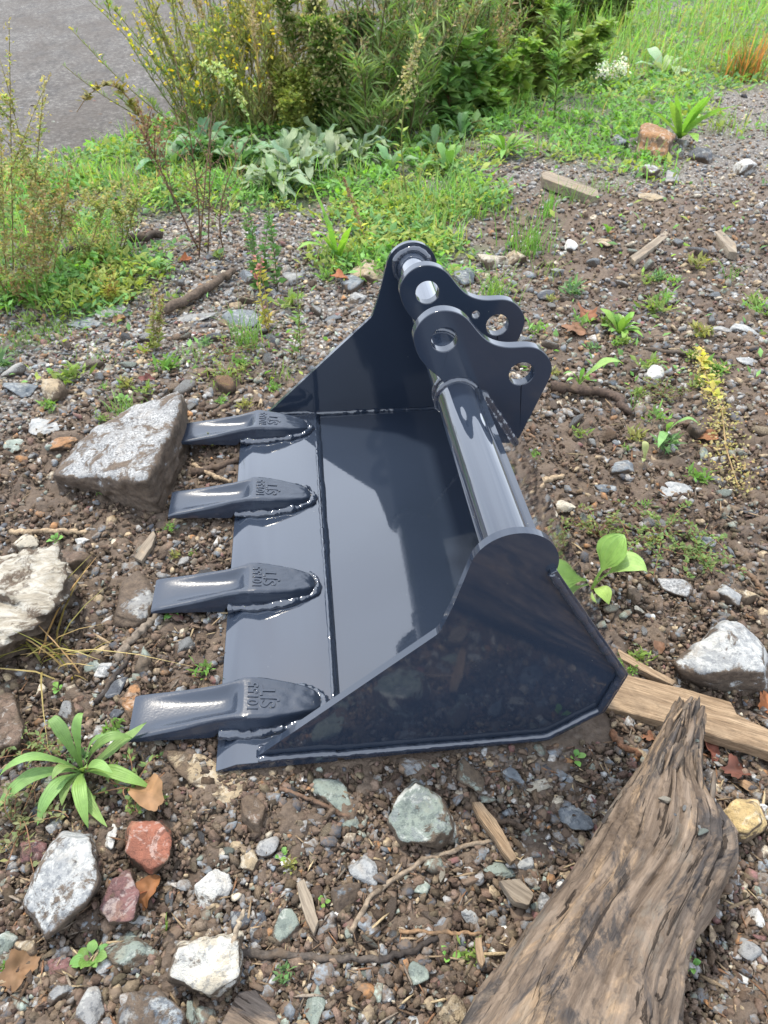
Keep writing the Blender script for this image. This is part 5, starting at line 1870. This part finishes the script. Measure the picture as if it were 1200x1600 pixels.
rosette(1036, 118, 9, .26, .09, (.22, .32, .17), 'mullein', 'pale star-shaped rosette right of the white flowers', cat='plant', seed=63)
rosette(146, 1500, 8, .028, .017, (.12, .24, .06), 'seedling', 'small round-leaved green seedling left of the cream rock', cat='seedling', shape='broad', seed=64)
rosette(270, 968, 9, .028, .016, (.11, .25, .05), 'seedling', 'tiny bright green seedling under the second tooth', cat='seedling', shape='broad', seed=65)
leaf_plant(262, 1455, [(261, 1425, .03, .005, .006), (264, 1436, .03, .004, .005)], (.14, .26, .05), 'grass_shoot', 'single green grass shoot beside the curled orange leaf', cat='grass', seed=66, shape='grass')
leaf_plant(948, 372, [(942, 350, .05, .01, .02), (958, 356, .05, .01, .026)], (.13, .27, .05), 'seedling', 'bright two-leaved seedling in the soil beyond the rosette', cat='seedling', seed=67)
leaf_plant(1003, 372, [(988, 330, .08, .01, .022), (1008, 350, .05, .01, .012)], (.13, .24, .09), 'seedling', 'narrow grey-green seedling beside the rotten wood', cat='seedling', seed=68)
for k, (x, y, n, L) in enumerate([(88, 846, 5, .03), (440, 1340, 4, .02), (700, 1495, 4, .02), (505, 1412, 4, .018), (1080, 1505, 4, .02), (895, 1195, 4, .02), (90, 1075, 5, .02), (1058, 585, 4, .03), (1200, 640, 5, .03), (85, 590, 6, .03), (195, 630, 6, .03)]):
    rosette(x, y, n, L, L * .5, (.13, .27, .06), 'seedling', 'tiny green sprout ' + ('above the layered slate rock', 'right of the khaki stone', 'left of the driftwood log near the bottom', 'beside the muddy blue-grey stone', 'right of the log',
            'below the bucket bottom near the log', 'left of the dark blue-grey stone', 'near the white rounded stone', 'at the right edge', 'by the grey-tan rock', 'behind the granite rock')[k], 'tiny sprouts', 'seedling', 'broad', (.3, 1.0), 70 + k)


# --- grass tufts
def tuft(px, py, n, H, colour, label, lean=.5, W=.003, seed=0, spread=.03, name='grass_tuft', drycol=None, dry=0.0, group=None):
    P0 = gp(px, py)
    P0[2] = gz(P0[0], P0[1])
    r = np.random.default_rng(seed)
    mb = MB()
    P = r.normal(0, spread, (n, 3)) * np.array([1, 1, 0])
    c = jitter_cols(colour, n, r)
    if drycol is not None:
        m = r.uniform(size=n) < dry
        c[m] = jitter_cols(drycol, int(m.sum()), r)
    blades(mb, P, H * r.uniform(.45, 1.1, n), lean, W * r.uniform(.6, 1.3, n), c, seed)
    root = link(name, None, loc=P0, label=label, cat='grass', group=group)
    link('blades', mb.mesh('blades'), M['foliage'], root)['kind'] = 'stuff'
    return root


tuft(388, 540, 70, .14, (.15, .27, .07), 'thin green grass tuft on the blue-grey slab behind the far tooth', .75, .0028, 1, .03)
tuft(828, 392, 90, .19, (.14, .27, .06), 'green grass tuft beyond the big ear', .55, .0036, 2, .045)
tuft(772, 468, 55, .15, (.15, .26, .06), 'grass tuft seen behind the ear tips', .8, .0030, 3, .03)
tuft(80, 1022, 26, .13, (.26, .22, .07), 'dry yellowish grass below the layered slate rock', 1.5, .0035, 4, .03, drycol=(.42, .30, .13), dry=.7)
tuft(1162, 122, 150, .36, (.13, .20, .05), 'tuft of orange-tinged grass at the upper right', .55, .010, 5, .07, drycol=(.42, .19, .06), dry=.5)
tuft(855, 340, 26, .13, (.13, .27, .05), 'few upright blades of grass by the grey board', .3, .005, 6, .015)
tuft(1000, 640, 14, .05, (.14, .25, .06), 'sparse short grass by the root', .7, .002, 7, .02)
tuft(1140, 430, 16, .07, (.14, .26, .06), 'short grass sprig in the soil near the right edge', .8, .004, 8, .015)
tuft(370, 720, 9, .07, (.13, .25, .07), 'few grass blades below the far tooth', .9, .0022, 9, .01) if False else None
tuft(160, 772, 8, .05, (.13, .25, .07), 'few green grass blades in front of the granite rock', .8, .0022, 10, .01)
tuft(700, 300, 60, .16, (.14, .27, .07), 'soft grass tuft below the tall seeding weed', .7, .004, 11, .06)
tuft(615, 330, 60, .14, (.14, .26, .06), 'low grass tuft left of the tall seeding weed', .7, .004, 12, .06)
tuft(885, 320, 40, .12, (.15, .27, .07), 'low grass tuft at the end of the grey board', .7, .003, 13, .05)

for k, (x, y, n, H, sp, lab) in enumerate([(58, 524, 240, .030, .055, 'strip of fine moss-green growth near the left edge'), (18, 540, 160, .030, .045, 'mossy green patch at the left edge beyond the slabs'), (98, 508, 120, .028, .04, 'small mossy patch at the end of the blue slab'),
                                           (205, 650, 60, .045, .03, 'soft green sprigs behind the granite rock'), (185, 640, 50, .04, .03, 'low green sprigs beside the grey-tan rock'), (352, 596, 60, .05, .03, 'light green tuft in front of the far plate slope'),
                                           (150, 560, 40, .045, .035, 'sparse green tuft in the gravel left of the pink seed spikes'), (300, 560, 44, .05, .03, 'sparse green tuft right of the pink seed spikes'), (440, 585, 30, .05, .025, 'thin grass wisps below the thin leafy weed'),
                                           (60, 440, 90, .08, .06, 'rough grass below the left weeds'), (150, 445, 70, .07, .05, 'rough grass right of the left weeds'), (860, 425, 26, .07, .03, 'thin grass behind the small ear hole'), (760, 330, 60, .09, .06, 'low grass beyond the whitish rock'),
                                           (940, 300, 40, .07, .05, 'thin grass right of the grey board'), (1130, 205, 60, .12, .06, 'grass beside the strap-leaved plantain'), (900, 180, 80, .14, .09, 'bright grass below the feathery weed'), (960, 190, 70, .10, .09, 'soft low grass left of the brown boulder')]):
    tuft(x, y, n, H, [(.14, .27, .055), (.17, .28, .08), (.20, .29, .07)][k % 3], lab, .8, .0022 + .0008 * (y < 350) + .0008 * (y < 220), 400 + k, sp, group='small grass tufts')

# --- tall single weeds
weed(640, 318, (655, 62), 'tall single weed with a pinkish green seed head beyond the far plate', stemcol=(.28, .30, .10), leafcol=(.25, .33, .06), nleaf=16, ll=.055, lw=.018, headcol=(.36, .33, .17), nhead=260, headfrom=.70, hl=.014, seed=1, headspread=.03, bow=(-.05, 0, 0), sr=.004, leaffrom=.2, leafto=.8)
weed(390, 262, (314, 100), 'curved pale green weed with drooping buds left of the woolly rosettes', stemcol=(.25, .36, .09), leafcol=(.24, .40, .08), nleaf=10, ll=.05, lw=.02, headcol=(.42, .48, .22), nhead=120, headfrom=.45, hl=.018, bow=(.09, 0, .05), seed=2, side=3, sidelen=.14, headspread=.015, sr=.004)
weed(866, 188, (884, -60), 'tall feathery green weed standing right of the bramble', stemcol=(.10, .12, .04), leafcol=(.21, .36, .10), nleaf=220, ll=.085, lw=.014, seed=3, sr=.006, side=4, sidelen=.16, leafto=1, up=.6)
weed(578, 388, (536, 276), 'small weed with a pink seed spike and yellow leaves behind the far plate', stemcol=(.36, .26, .13), leafcol=(.46, .42, .05), nleaf=9, ll=.05, lw=.018, headcol=PINK, nhead=170, headfrom=.35, hl=.008, seed=4, headspread=.007, sr=.0025, leaffrom=.02, leafto=.35)
weed(238, 545, (240, 446), 'pink-green seed spikes standing in the gravel beyond the granite rock', stemcol=(.30, .27, .12), leafcol=(.24, .30, .07), nleaf=40, ll=.03, lw=.011, headcol=(.36, .27, .17), nhead=150, headfrom=.3, hl=.007, stems=3, spread=.025, seed=5, headspread=.006, sr=.0016)
weed(178, 470, (165, 425), 'low yellow-red tinged weed beside the pale worn slab', stemcol=(.3, .14, .08), leafcol=(.30, .26, .05), nleaf=30, ll=.022, lw=.010, stems=5, spread=.04, seed=6, sr=.0014)
weed(420, 520, (398, 420), 'weed with yellow and pink leaves beside the thin grass tuft', stemcol=(.34, .24, .12), leafcol=(.40, .34, .06), nleaf=22, ll=.032, lw=.013, headcol=(.42, .18, .17), nhead=9, headfrom=.85, hl=.016, stems=3, spread=.035, seed=7, sr=.0016)
weed(470, 560, (462, 395), 'thin leafy weed in front of the far side plate slope', stemcol=(.24, .20, .09), leafcol=(.17, .27, .07), nleaf=26, ll=.034, lw=.011, stems=2, spread=.03, seed=8, sr=.0016)
weed(405, 450, (382, 330), 'fresh green herb with lobed leaves beyond the dead branch', stemcol=(.14, .14, .06), leafcol=(.11, .22, .06), nleaf=70, ll=.035, lw=.020, stems=4, spread=.05, seed=9, sr=.0018)
weed(310, 390, (215, 190), 'bare brown branching weed stalk leaning left over the weeds', stemcol=(.19, .11, .075), leafcol=(.19, .11, .07), nleaf=30, ll=.016, lw=.008, side=9, sidelen=.30, seed=10, sr=.004, headcol=(.18, .10, .06), nhead=50, hl=.012)
weed(325, 395, (330, 175), 'tangled reddish brown stalks before the blue-green plants', stemcol=(.20, .13, .09), leafcol=(.20, .13, .08), nleaf=24, ll=.016, lw=.007, side=7, sidelen=.22, seed=11, sr=.003, stems=4, spread=.10)
weed(240, 240, (120, 175), 'arching reddish weed reaching over the asphalt edge', stemcol=(.24, .14, .06), leafcol=(.22, .19, .06), nleaf=110, ll=.06, lw=.03, bow=(.05, 0, .20), seed=12, sr=.004)
for k, (x, y, tx, ty, st) in enumerate([(20, 420, 14, 30, 2), (40, 430, 70, 120, 3), (80, 440, 110, 250, 4), (10, 470, 0, 200, 4), (130, 420, 170, 300, 4), (60, 480, 50, 330, 4), (-30, 460, -40, 100, 3), (190, 400, 215, 310, 3)]):
    weed(x, y, (tx, ty), 'olive-brown seeding weed at the left edge, ' + ('tallest with curling top', 'second tallest', 'leaning right', 'hugging the picture edge', 'low one nearest the asphalt', 'low front one', 'partly cut off', 'thin one by the rotten branch')[k],
         stemcol=(.26, .22, .10), leafcol=(.22, .28, .09), nleaf=34, ll=.035, lw=.011, headcol=[(.34, .29, .12), (.36, .33, .13), (.30, .22, .10)][k % 3], nhead=90, headfrom=.4, hl=.011, stems=max(1, st - 1), spread=.12, side=5, sidelen=.17, seed=20 + k, sr=.0025, headspread=.016,
         group='olive-brown weeds at the left edge')
weed(1150, 775, (1086, 566), 'yellowed weed lying over the stones at the right', stemcol=(.42, .36, .16), leafcol=(.50, .46, .07), nleaf=0, seed=40) if False else None

# the yellowed weed that lies on the ground
A0, A1 = gp(1086, 562), gp(1152, 772)
cv = np.array([A0, gp(1098, 610), gp(1122, 660), gp(1130, 710), A1])
cv[:, 2] = ground_low(cv[:, 0], cv[:, 1]) + np.array([.03, .03, .022, .016, .012])
cv = resample(cv, .012)
ry = np.random.default_rng(91)
root = link('yellowed_weed', None, loc=cv[0], label='yellowed fallen weed lying over the stones at the right', cat='weed')
ms, ml, mh = MB(), MB(), MB()
V, F = tube(cv - cv[0], np.linspace(.0022, .0016, len(cv)), 6)
ms.add(V, F, (.42, .30, .16))
n = 800
s = ry.beta(1.1, 1.0, n)
pos = np.stack([np.interp(s * (len(cv) - 1), np.arange(len(cv)), cv[:, z]) for z in range(3)], -1) - cv[0]
wd = np.interp(s, [0, .25, .5, .8, 1], [.012, .022, .014, .034, .022])
pos += ry.normal(0, 1, (n, 3)) * np.stack([wd, wd * .6, wd * .25], -1)
leaflets(mh, pos, ry.normal(0, 1, (n, 3)), .010 * ry.uniform(.5, 1.3, n), .007, jitter_cols((.42, .36, .17), n, ry), seed=92)
n = 34
s = ry.uniform(0, .45, n)
pos = np.stack([np.interp(s * (len(cv) - 1), np.arange(len(cv)), cv[:, z]) for z in range(3)], -1) - cv[0]
a = ry.uniform(0, 6.28, n)
leaflets(ml, pos, np.stack([np.cos(a), np.sin(a), ry.uniform(.1, .6, n)], -1), .034 * ry.uniform(.5, 1.2, n), .018, jitter_cols((.50, .46, .09), n, ry), seed=93)
link('stem', ms.mesh('stem', True), M['foliage'], root)
link('foliage', ml.mesh('foliage'), M['foliage'], root)['kind'] = 'stuff'
link('seed_head', mh.mesh('seed_head'), M['foliage'], root)['kind'] = 'stuff'

# --- the weeds and bushes along the asphalt
for k, (x, y, tx, ty) in enumerate([(300, 200, 205, 20), (330, 195, 255, -30), (355, 200, 320, -60), (385, 195, 370, -80), (415, 190, 420, -60), (350, 215, 300, 40), (395, 215, 360, 30), (440, 200, 455, -40), (320, 210, 240, 60), (430, 175, 395, -80)]):
    weed(x, y, (tx, ty), 'tall olive weed with yellow flowers, ' + ('leaning farthest left', 'second from the left', 'third from the left', 'in the middle of the stand', 'right of the middle', 'short front one at left', 'short front one at right',
                                                                  'rightmost of the stand', 'low one leaning left', 'rear one in the stand')[k],
         stemcol=(.24, .22, .09), leafcol=[(.22, .27, .09), (.27, .26, .11), (.17, .25, .08)][k % 3], nleaf=80, ll=.055, lw=.008, headcol=YELFL if k % 2 == 0 else (.34, .32, .07), nhead=9 if k % 2 == 0 else 40, headfrom=.4, hl=.024 if k % 2 == 0 else .018,
         stems=10, spread=.17, side=1, sidelen=.20, seed=200 + k, sr=.004, up=1.0, headspread=.03, leafto=1, group='tall olive weeds with yellow flowers')
for k, (x, y, tx, ty) in enumerate([(500, 205, 505, 0), (525, 200, 535, 20), (470, 215, 455, 120), (545, 215, 500, 40)]):
    weed(x, y, (tx, ty), 'bushy goldenrod-like weed with pale heads, ' + ('tallest one', 'right tall one', 'low yellow-green one at left', 'middle one')[k], stemcol=(.14, .15, .05), leafcol=[(.18, .28, .07), (.15, .26, .08), (.28, .34, .08), (.19, .29, .07)][k], nleaf=260, ll=.075, lw=.013,
         headcol=[(.36, .33, .17), (.33, .28, .18), (.28, .30, .07), (.33, .31, .14)][k], nhead=150, headfrom=.55, hl=.02, stems=5, spread=.09, side=4, sidelen=.16, seed=220 + k, sr=.004, up=.5, headspread=.04, leafto=1, group='goldenrod-like weeds')
for k, (x, y, tx, ty) in enumerate([(580, 205, 585, -60), (620, 195, 630, -80), (660, 185, 670, -80), (700, 175, 710, -80), (745, 160, 750, -80), (600, 175, 560, -90), (680, 160, 640, -90), (780, 150, 800, -80), (640, 215, 650, 60), (570, 225, 575, 90)]):
    weed(x, y, (tx, ty), 'dark green long-leaved weed in the thicket, ' + ('far left', 'left', 'centre left', 'centre right', 'right', 'rear left', 'rear right', 'far right', 'low front', 'low front left')[k] + ' one', stemcol=(.13, .11, .05), leafcol=[(.13, .21, .06), (.17, .26, .08), (.20, .27, .11), (.15, .24, .07)][k % 4],
         nleaf=42, ll=.16, lw=.013, headcol=(.30, .26, .14), nhead=14, hl=.022, stems=10, spread=.17, side=1, sidelen=.2, seed=240 + k, sr=.005, up=.7, leafto=1, group='dark green long-leaved weeds')
for k, (x, y, tx, ty, col) in enumerate([(735, 175, 735, 80, (.22, .35, .08)), (775, 165, 770, 75, (.26, .40, .09)), (810, 160, 820, 60, (.24, .37, .08)), (700, 195, 700, 110, (.14, .25, .07)), (845, 150, 850, 60, (.23, .31, .07)), (900, 130, 910, 70, (.20, .30, .07))]):
    weed(x, y, (tx, ty), 'bramble with broad yellow-green leaves at the thicket edge, ' + ('middle', 'right of middle', 'right', 'low left', 'behind the feathery weed', 'farthest right')[k] + ' one', 'bramble', stemcol=(.20, .10, .06), leafcol=col, nleaf=50, ll=.12, lw=.075, stems=6, spread=.15, side=2, sidelen=.2,
         seed=260 + k, sr=.004, up=.25, leafto=1, group='brambles at the thicket edge', cat='bramble')
for k, (x, y, tx, ty) in enumerate([(850, 40, 850, -90), (800, 60, 790, -90), (905, 30, 905, -70), (880, 70, 860, -60), (760, 90, 745, -100), (940, 45, 950, -60)]):
    weed(x, y, (tx, ty), 'brown-leaved shrub behind the brambles, ' + ('middle', 'left', 'right', 'front', 'far left', 'far right')[k] + ' one', 'shrub', stemcol=(.14, .09, .06), leafcol=[(.17, .21, .06), (.24, .18, .08), (.15, .22, .06)][k % 3], nleaf=60, ll=.16, lw=.07, stems=8, spread=.25, side=3, sidelen=.3,
         seed=280 + k, sr=.008, up=.3, leafto=1, group='shrubs behind the brambles', cat='shrub')
for k, (x, y, tx, ty) in enumerate([(480, 190, 430, -40), (600, 190, 610, 20), (690, 170, 700, 10), (350, 180, 300, -20), (560, 200, 545, 60), (410, 205, 440, 40), (750, 160, 770, 30)]):
    weed(x, y, (tx, ty), 'straw-coloured dry stalks, ' + ('right of the yellow-flowered stand', 'left in the thicket', 'right in the thicket', 'inside the yellow-flowered stand', 'low ones in front of the thicket', 'low ones before the goldenrod', 'beside the brambles')[k], 'dry_stalks',
         stemcol=(.40, .31, .16), leafcol=(.40, .34, .17), nleaf=14, ll=.12, lw=.008, headcol=(.38, .30, .17), nhead=30, headfrom=.8, hl=.018, stems=14, spread=.15, seed=340 + k, sr=.003, up=1.2, headspread=.015, leafto=1, group='dry stalks in the thicket')
# small weeds dotted over the soil and gravel
wm = []
for q in range(6):
    rr = np.random.default_rng(360 + q)
    mb = MB()
    nn = 26 + 6 * q
    a = rr.uniform(0, 6.28, nn)
    pos = rr.normal(0, .012, (nn, 3)) * np.array([1, 1, 0]) + np.stack([0 * a, 0 * a, rr.uniform(0, .018, nn)], -1)
    leaflets(mb, pos, np.stack([np.cos(a), np.sin(a), rr.uniform(.1, 1.3, nn)], -1), rr.uniform(.012, .034, nn), rr.uniform(.004, .011, nn), jitter_cols([(.15, .27, .06), (.20, .28, .07), (.13, .24, .09), (.25, .25, .08)][q % 4], nn, rr, .35), seed=q)
    me = mb.mesh('small_weed')
    me.materials.append(M['foliage'])
    wm.append(me)
rw = np.random.default_rng(371)
made = 0
for _ in range(900):
    if made >= 80:
        break
    px, py = rw.uniform(0, 1200), rw.uniform(400, 760) if made < 62 else rw.uniform(760, 1590)
    P = gp(px, py)
    if -.03 < P[0] < .65 and -.03 < P[1] < 1.03 or (P[0] > .35 and P[1] < .1):
        continue
    lab = 'small green weed ' + where_is(px, py)
    if lab in USED or any((P[0] - a_) ** 2 + (P[1] - b_) ** 2 < (c_ + .01) ** 2 for a_, b_, c_ in TAKEN):
        lab = 'little leafy weed ' + where_is(px, py)
        if lab in USED or any((P[0] - a_) ** 2 + (P[1] - b_) ** 2 < (c_ + .01) ** 2 for a_, b_, c_ in TAKEN):
            continue
    USED[lab] = 1
    o = link('small_weed', wm[made % 6], None, loc=(P[0], P[1], gz(P[0], P[1]) + .002), label=lab, cat='weed', group='small weeds dotted over the ground')
    sc = rw.uniform(.6, 1.5) * (.75 + .3 * (py < 600)) * (.6 if py > 760 else 1)
    o.scale = (sc, sc, sc)
    o.rotation_euler = (0, 0, rw.uniform(0, 6.28))
    made += 1
# white yarrow heads
for k, (x, y) in enumerate([(945, 108), (968, 104)]):
    weed(x, y + 34, (x, y), 'small white flower head ' + ('left', 'right')[k] + ' of the pair at upper right', 'yarrow', stemcol=(.12, .2, .05), leafcol=(.11, .21, .05), nleaf=30, ll=.05, lw=.012, headcol=(.80, .80, .76), nhead=60, headfrom=.985, hl=.020, seed=300 + k, headspread=.10, sr=.002, stems=2, spread=.03, cat='flower', group='white flower heads')
# autumnal creeping weeds
for k, (x, y, sp, n, col) in enumerate([(1030, 845, .10, 420, (.16, .23, .07)), (1085, 870, .07, 300, (.15, .22, .07)), (930, 845, .06, 200, (.20, .25, .08)), (1035, 625, .05, 260, (.17, .20, .08)), (30, 1300, .06, 200, (.19, .20, .09)), (215, 1245, .04, 120, (.15, .22, .07)),
                                         (60, 1180, .05, 100, (.17, .22, .08)), (360, 590, .07, 200, (.20, .26, .06)), (350, 560, .08, 160, (.18, .24, .07))]):
    P0 = gp(x, y)
    P0[2] = gz(P0[0], P0[1]) + .004
    r = np.random.default_rng(320 + k)
    root = link('creeping_weed', None, loc=P0, cat='weed', group='creeping small-leaved weeds', label='creeping small-leaved weed ' + ('right of the broad-leaf plantain', 'near the pale pointed stone', 'touching the bucket back', 'below the white rounded stone', 'beside the long pale rock', 'at the right of the near plantain',
                'at the left of the near plantain', 'in front of the far plate slope', 'under the thin leafy weed')[k])
    ms, ml = MB(), MB()
    for q in range(14):
        a = r.uniform(0, 6.28)
        L = sp * r.uniform(.5, 1.6)
        e = np.array([cos(a) * L, sin(a) * L, r.uniform(.004, .02)])
        cvv = stem_curve(np.zeros(3), e, r.normal(0, .012, 3) + [0, 0, .008], 8)
        cvv[:, 2] += ground_low(cvv[:, 0] + P0[0], cvv[:, 1] + P0[1]) - P0[2] + .008
        V, F = tube(cvv, .0009, 4)
        ms.add(V, F, (.30, .17, .10))
        m = n // 14
        s = r.uniform(.1, 1, m)
        pos = np.stack([np.interp(s * 7, np.arange(8), cvv[:, z]) for z in range(3)], -1)
        aa = r.uniform(0, 6.28, m)
        leaflets(ml, pos, np.stack([np.cos(aa), np.sin(aa), r.uniform(0, .8, m)], -1), .011 * r.uniform(.6, 1.3, m), .006, jitter_cols(col, m, r, .35), seed=330 + k)
    link('stem', ms.mesh('stem', True), M['foliage'], root)
    link('foliage', ml.mesh('foliage'), M['foliage'], root)['kind'] = 'stuff'

# --- uncountable growth: ground cover and grass of the green band
r = np.random.default_rng(700)
P = sample_ground(150000, 701, -40, 620)
gm = green_mask(P[:, 0], P[:, 1])
cl = fbm(P * 5, 3, 72)
keep = r.uniform(size=len(P)) < np.clip(gm * 1.05 * sstep(.32, .54, cl) + .004, 0, 1) * (1 - sstep(-.15, .08, road_side(P[:, 0], P[:, 1])))
P, cl = P[keep], cl[keep]
dp = (P - CAM_P) @ _w
n = len(P)
P[:, 2] += r.uniform(0, .055, n) * sstep(.3, .6, cl)
a = r.uniform(0, 6.28, n)
D = np.stack([np.cos(a), np.sin(a), r.uniform(-.1, 1.0, n)], -1)
sz = (.014 + .030 * r.beta(1.3, 4, n)) * (.7 + .28 * dp)
pal = np.array([(.16, .33, .05), (.12, .27, .065), (.23, .38, .065), (.15, .30, .10), (.28, .34, .075), (.18, .36, .10)])
hue = (fbm(P * 2.1 + 7, 3, 73) * 9).astype(int) % len(pal)
cols = pal[(hue + (r.uniform(size=n) < .3)) % len(pal)] * r.uniform(.65, 1.25, (n, 1))
mb = MB()
leaflets(mb, P, D, sz, sz * r.uniform(.25, .6, n), cols, seed=74)
link('ground_cover', mb.mesh('ground_cover'), M['foliage'], kind='stuff', label='low green herbs and clover covering the ground beyond the bucket', cat='ground cover')

P = sample_ground(40000, 801, -60, 560)
gm = green_mask(P[:, 0], P[:, 1])
cl = fbm(P * 2.6, 3, 82)
right = sstep(1.6, 2.6, P[:, 0]) * sstep(4.6, 6.0, P[:, 1])
keep = r.uniform(size=len(P)) < np.clip(.7 * gm * sstep(.44, .62, cl) + right * sstep(.38, .56, cl), 0, 1) * (1 - sstep(-.2, .05, road_side(P[:, 0], P[:, 1])))
P, right = P[keep], right[keep]
n = len(P)
dp = (P - CAM_P) @ _w
cols = jitter_cols((.20, .34, .08), n, r, .4, .22)
m = r.uniform(size=n) < .12
cols[m] = jitter_cols((.34, .29, .13), int(m.sum()), r)
mb = MB()
blades(mb, P, (.05 + .10 * r.uniform(size=n)) * (1 + 2.0 * right), .6, .0022 * (.6 + .5 * dp), cols, 83)
link('grass', mb.mesh('grass'), M['foliage'], kind='stuff', label='green grass growing between the weeds and at the upper right', cat='grass')
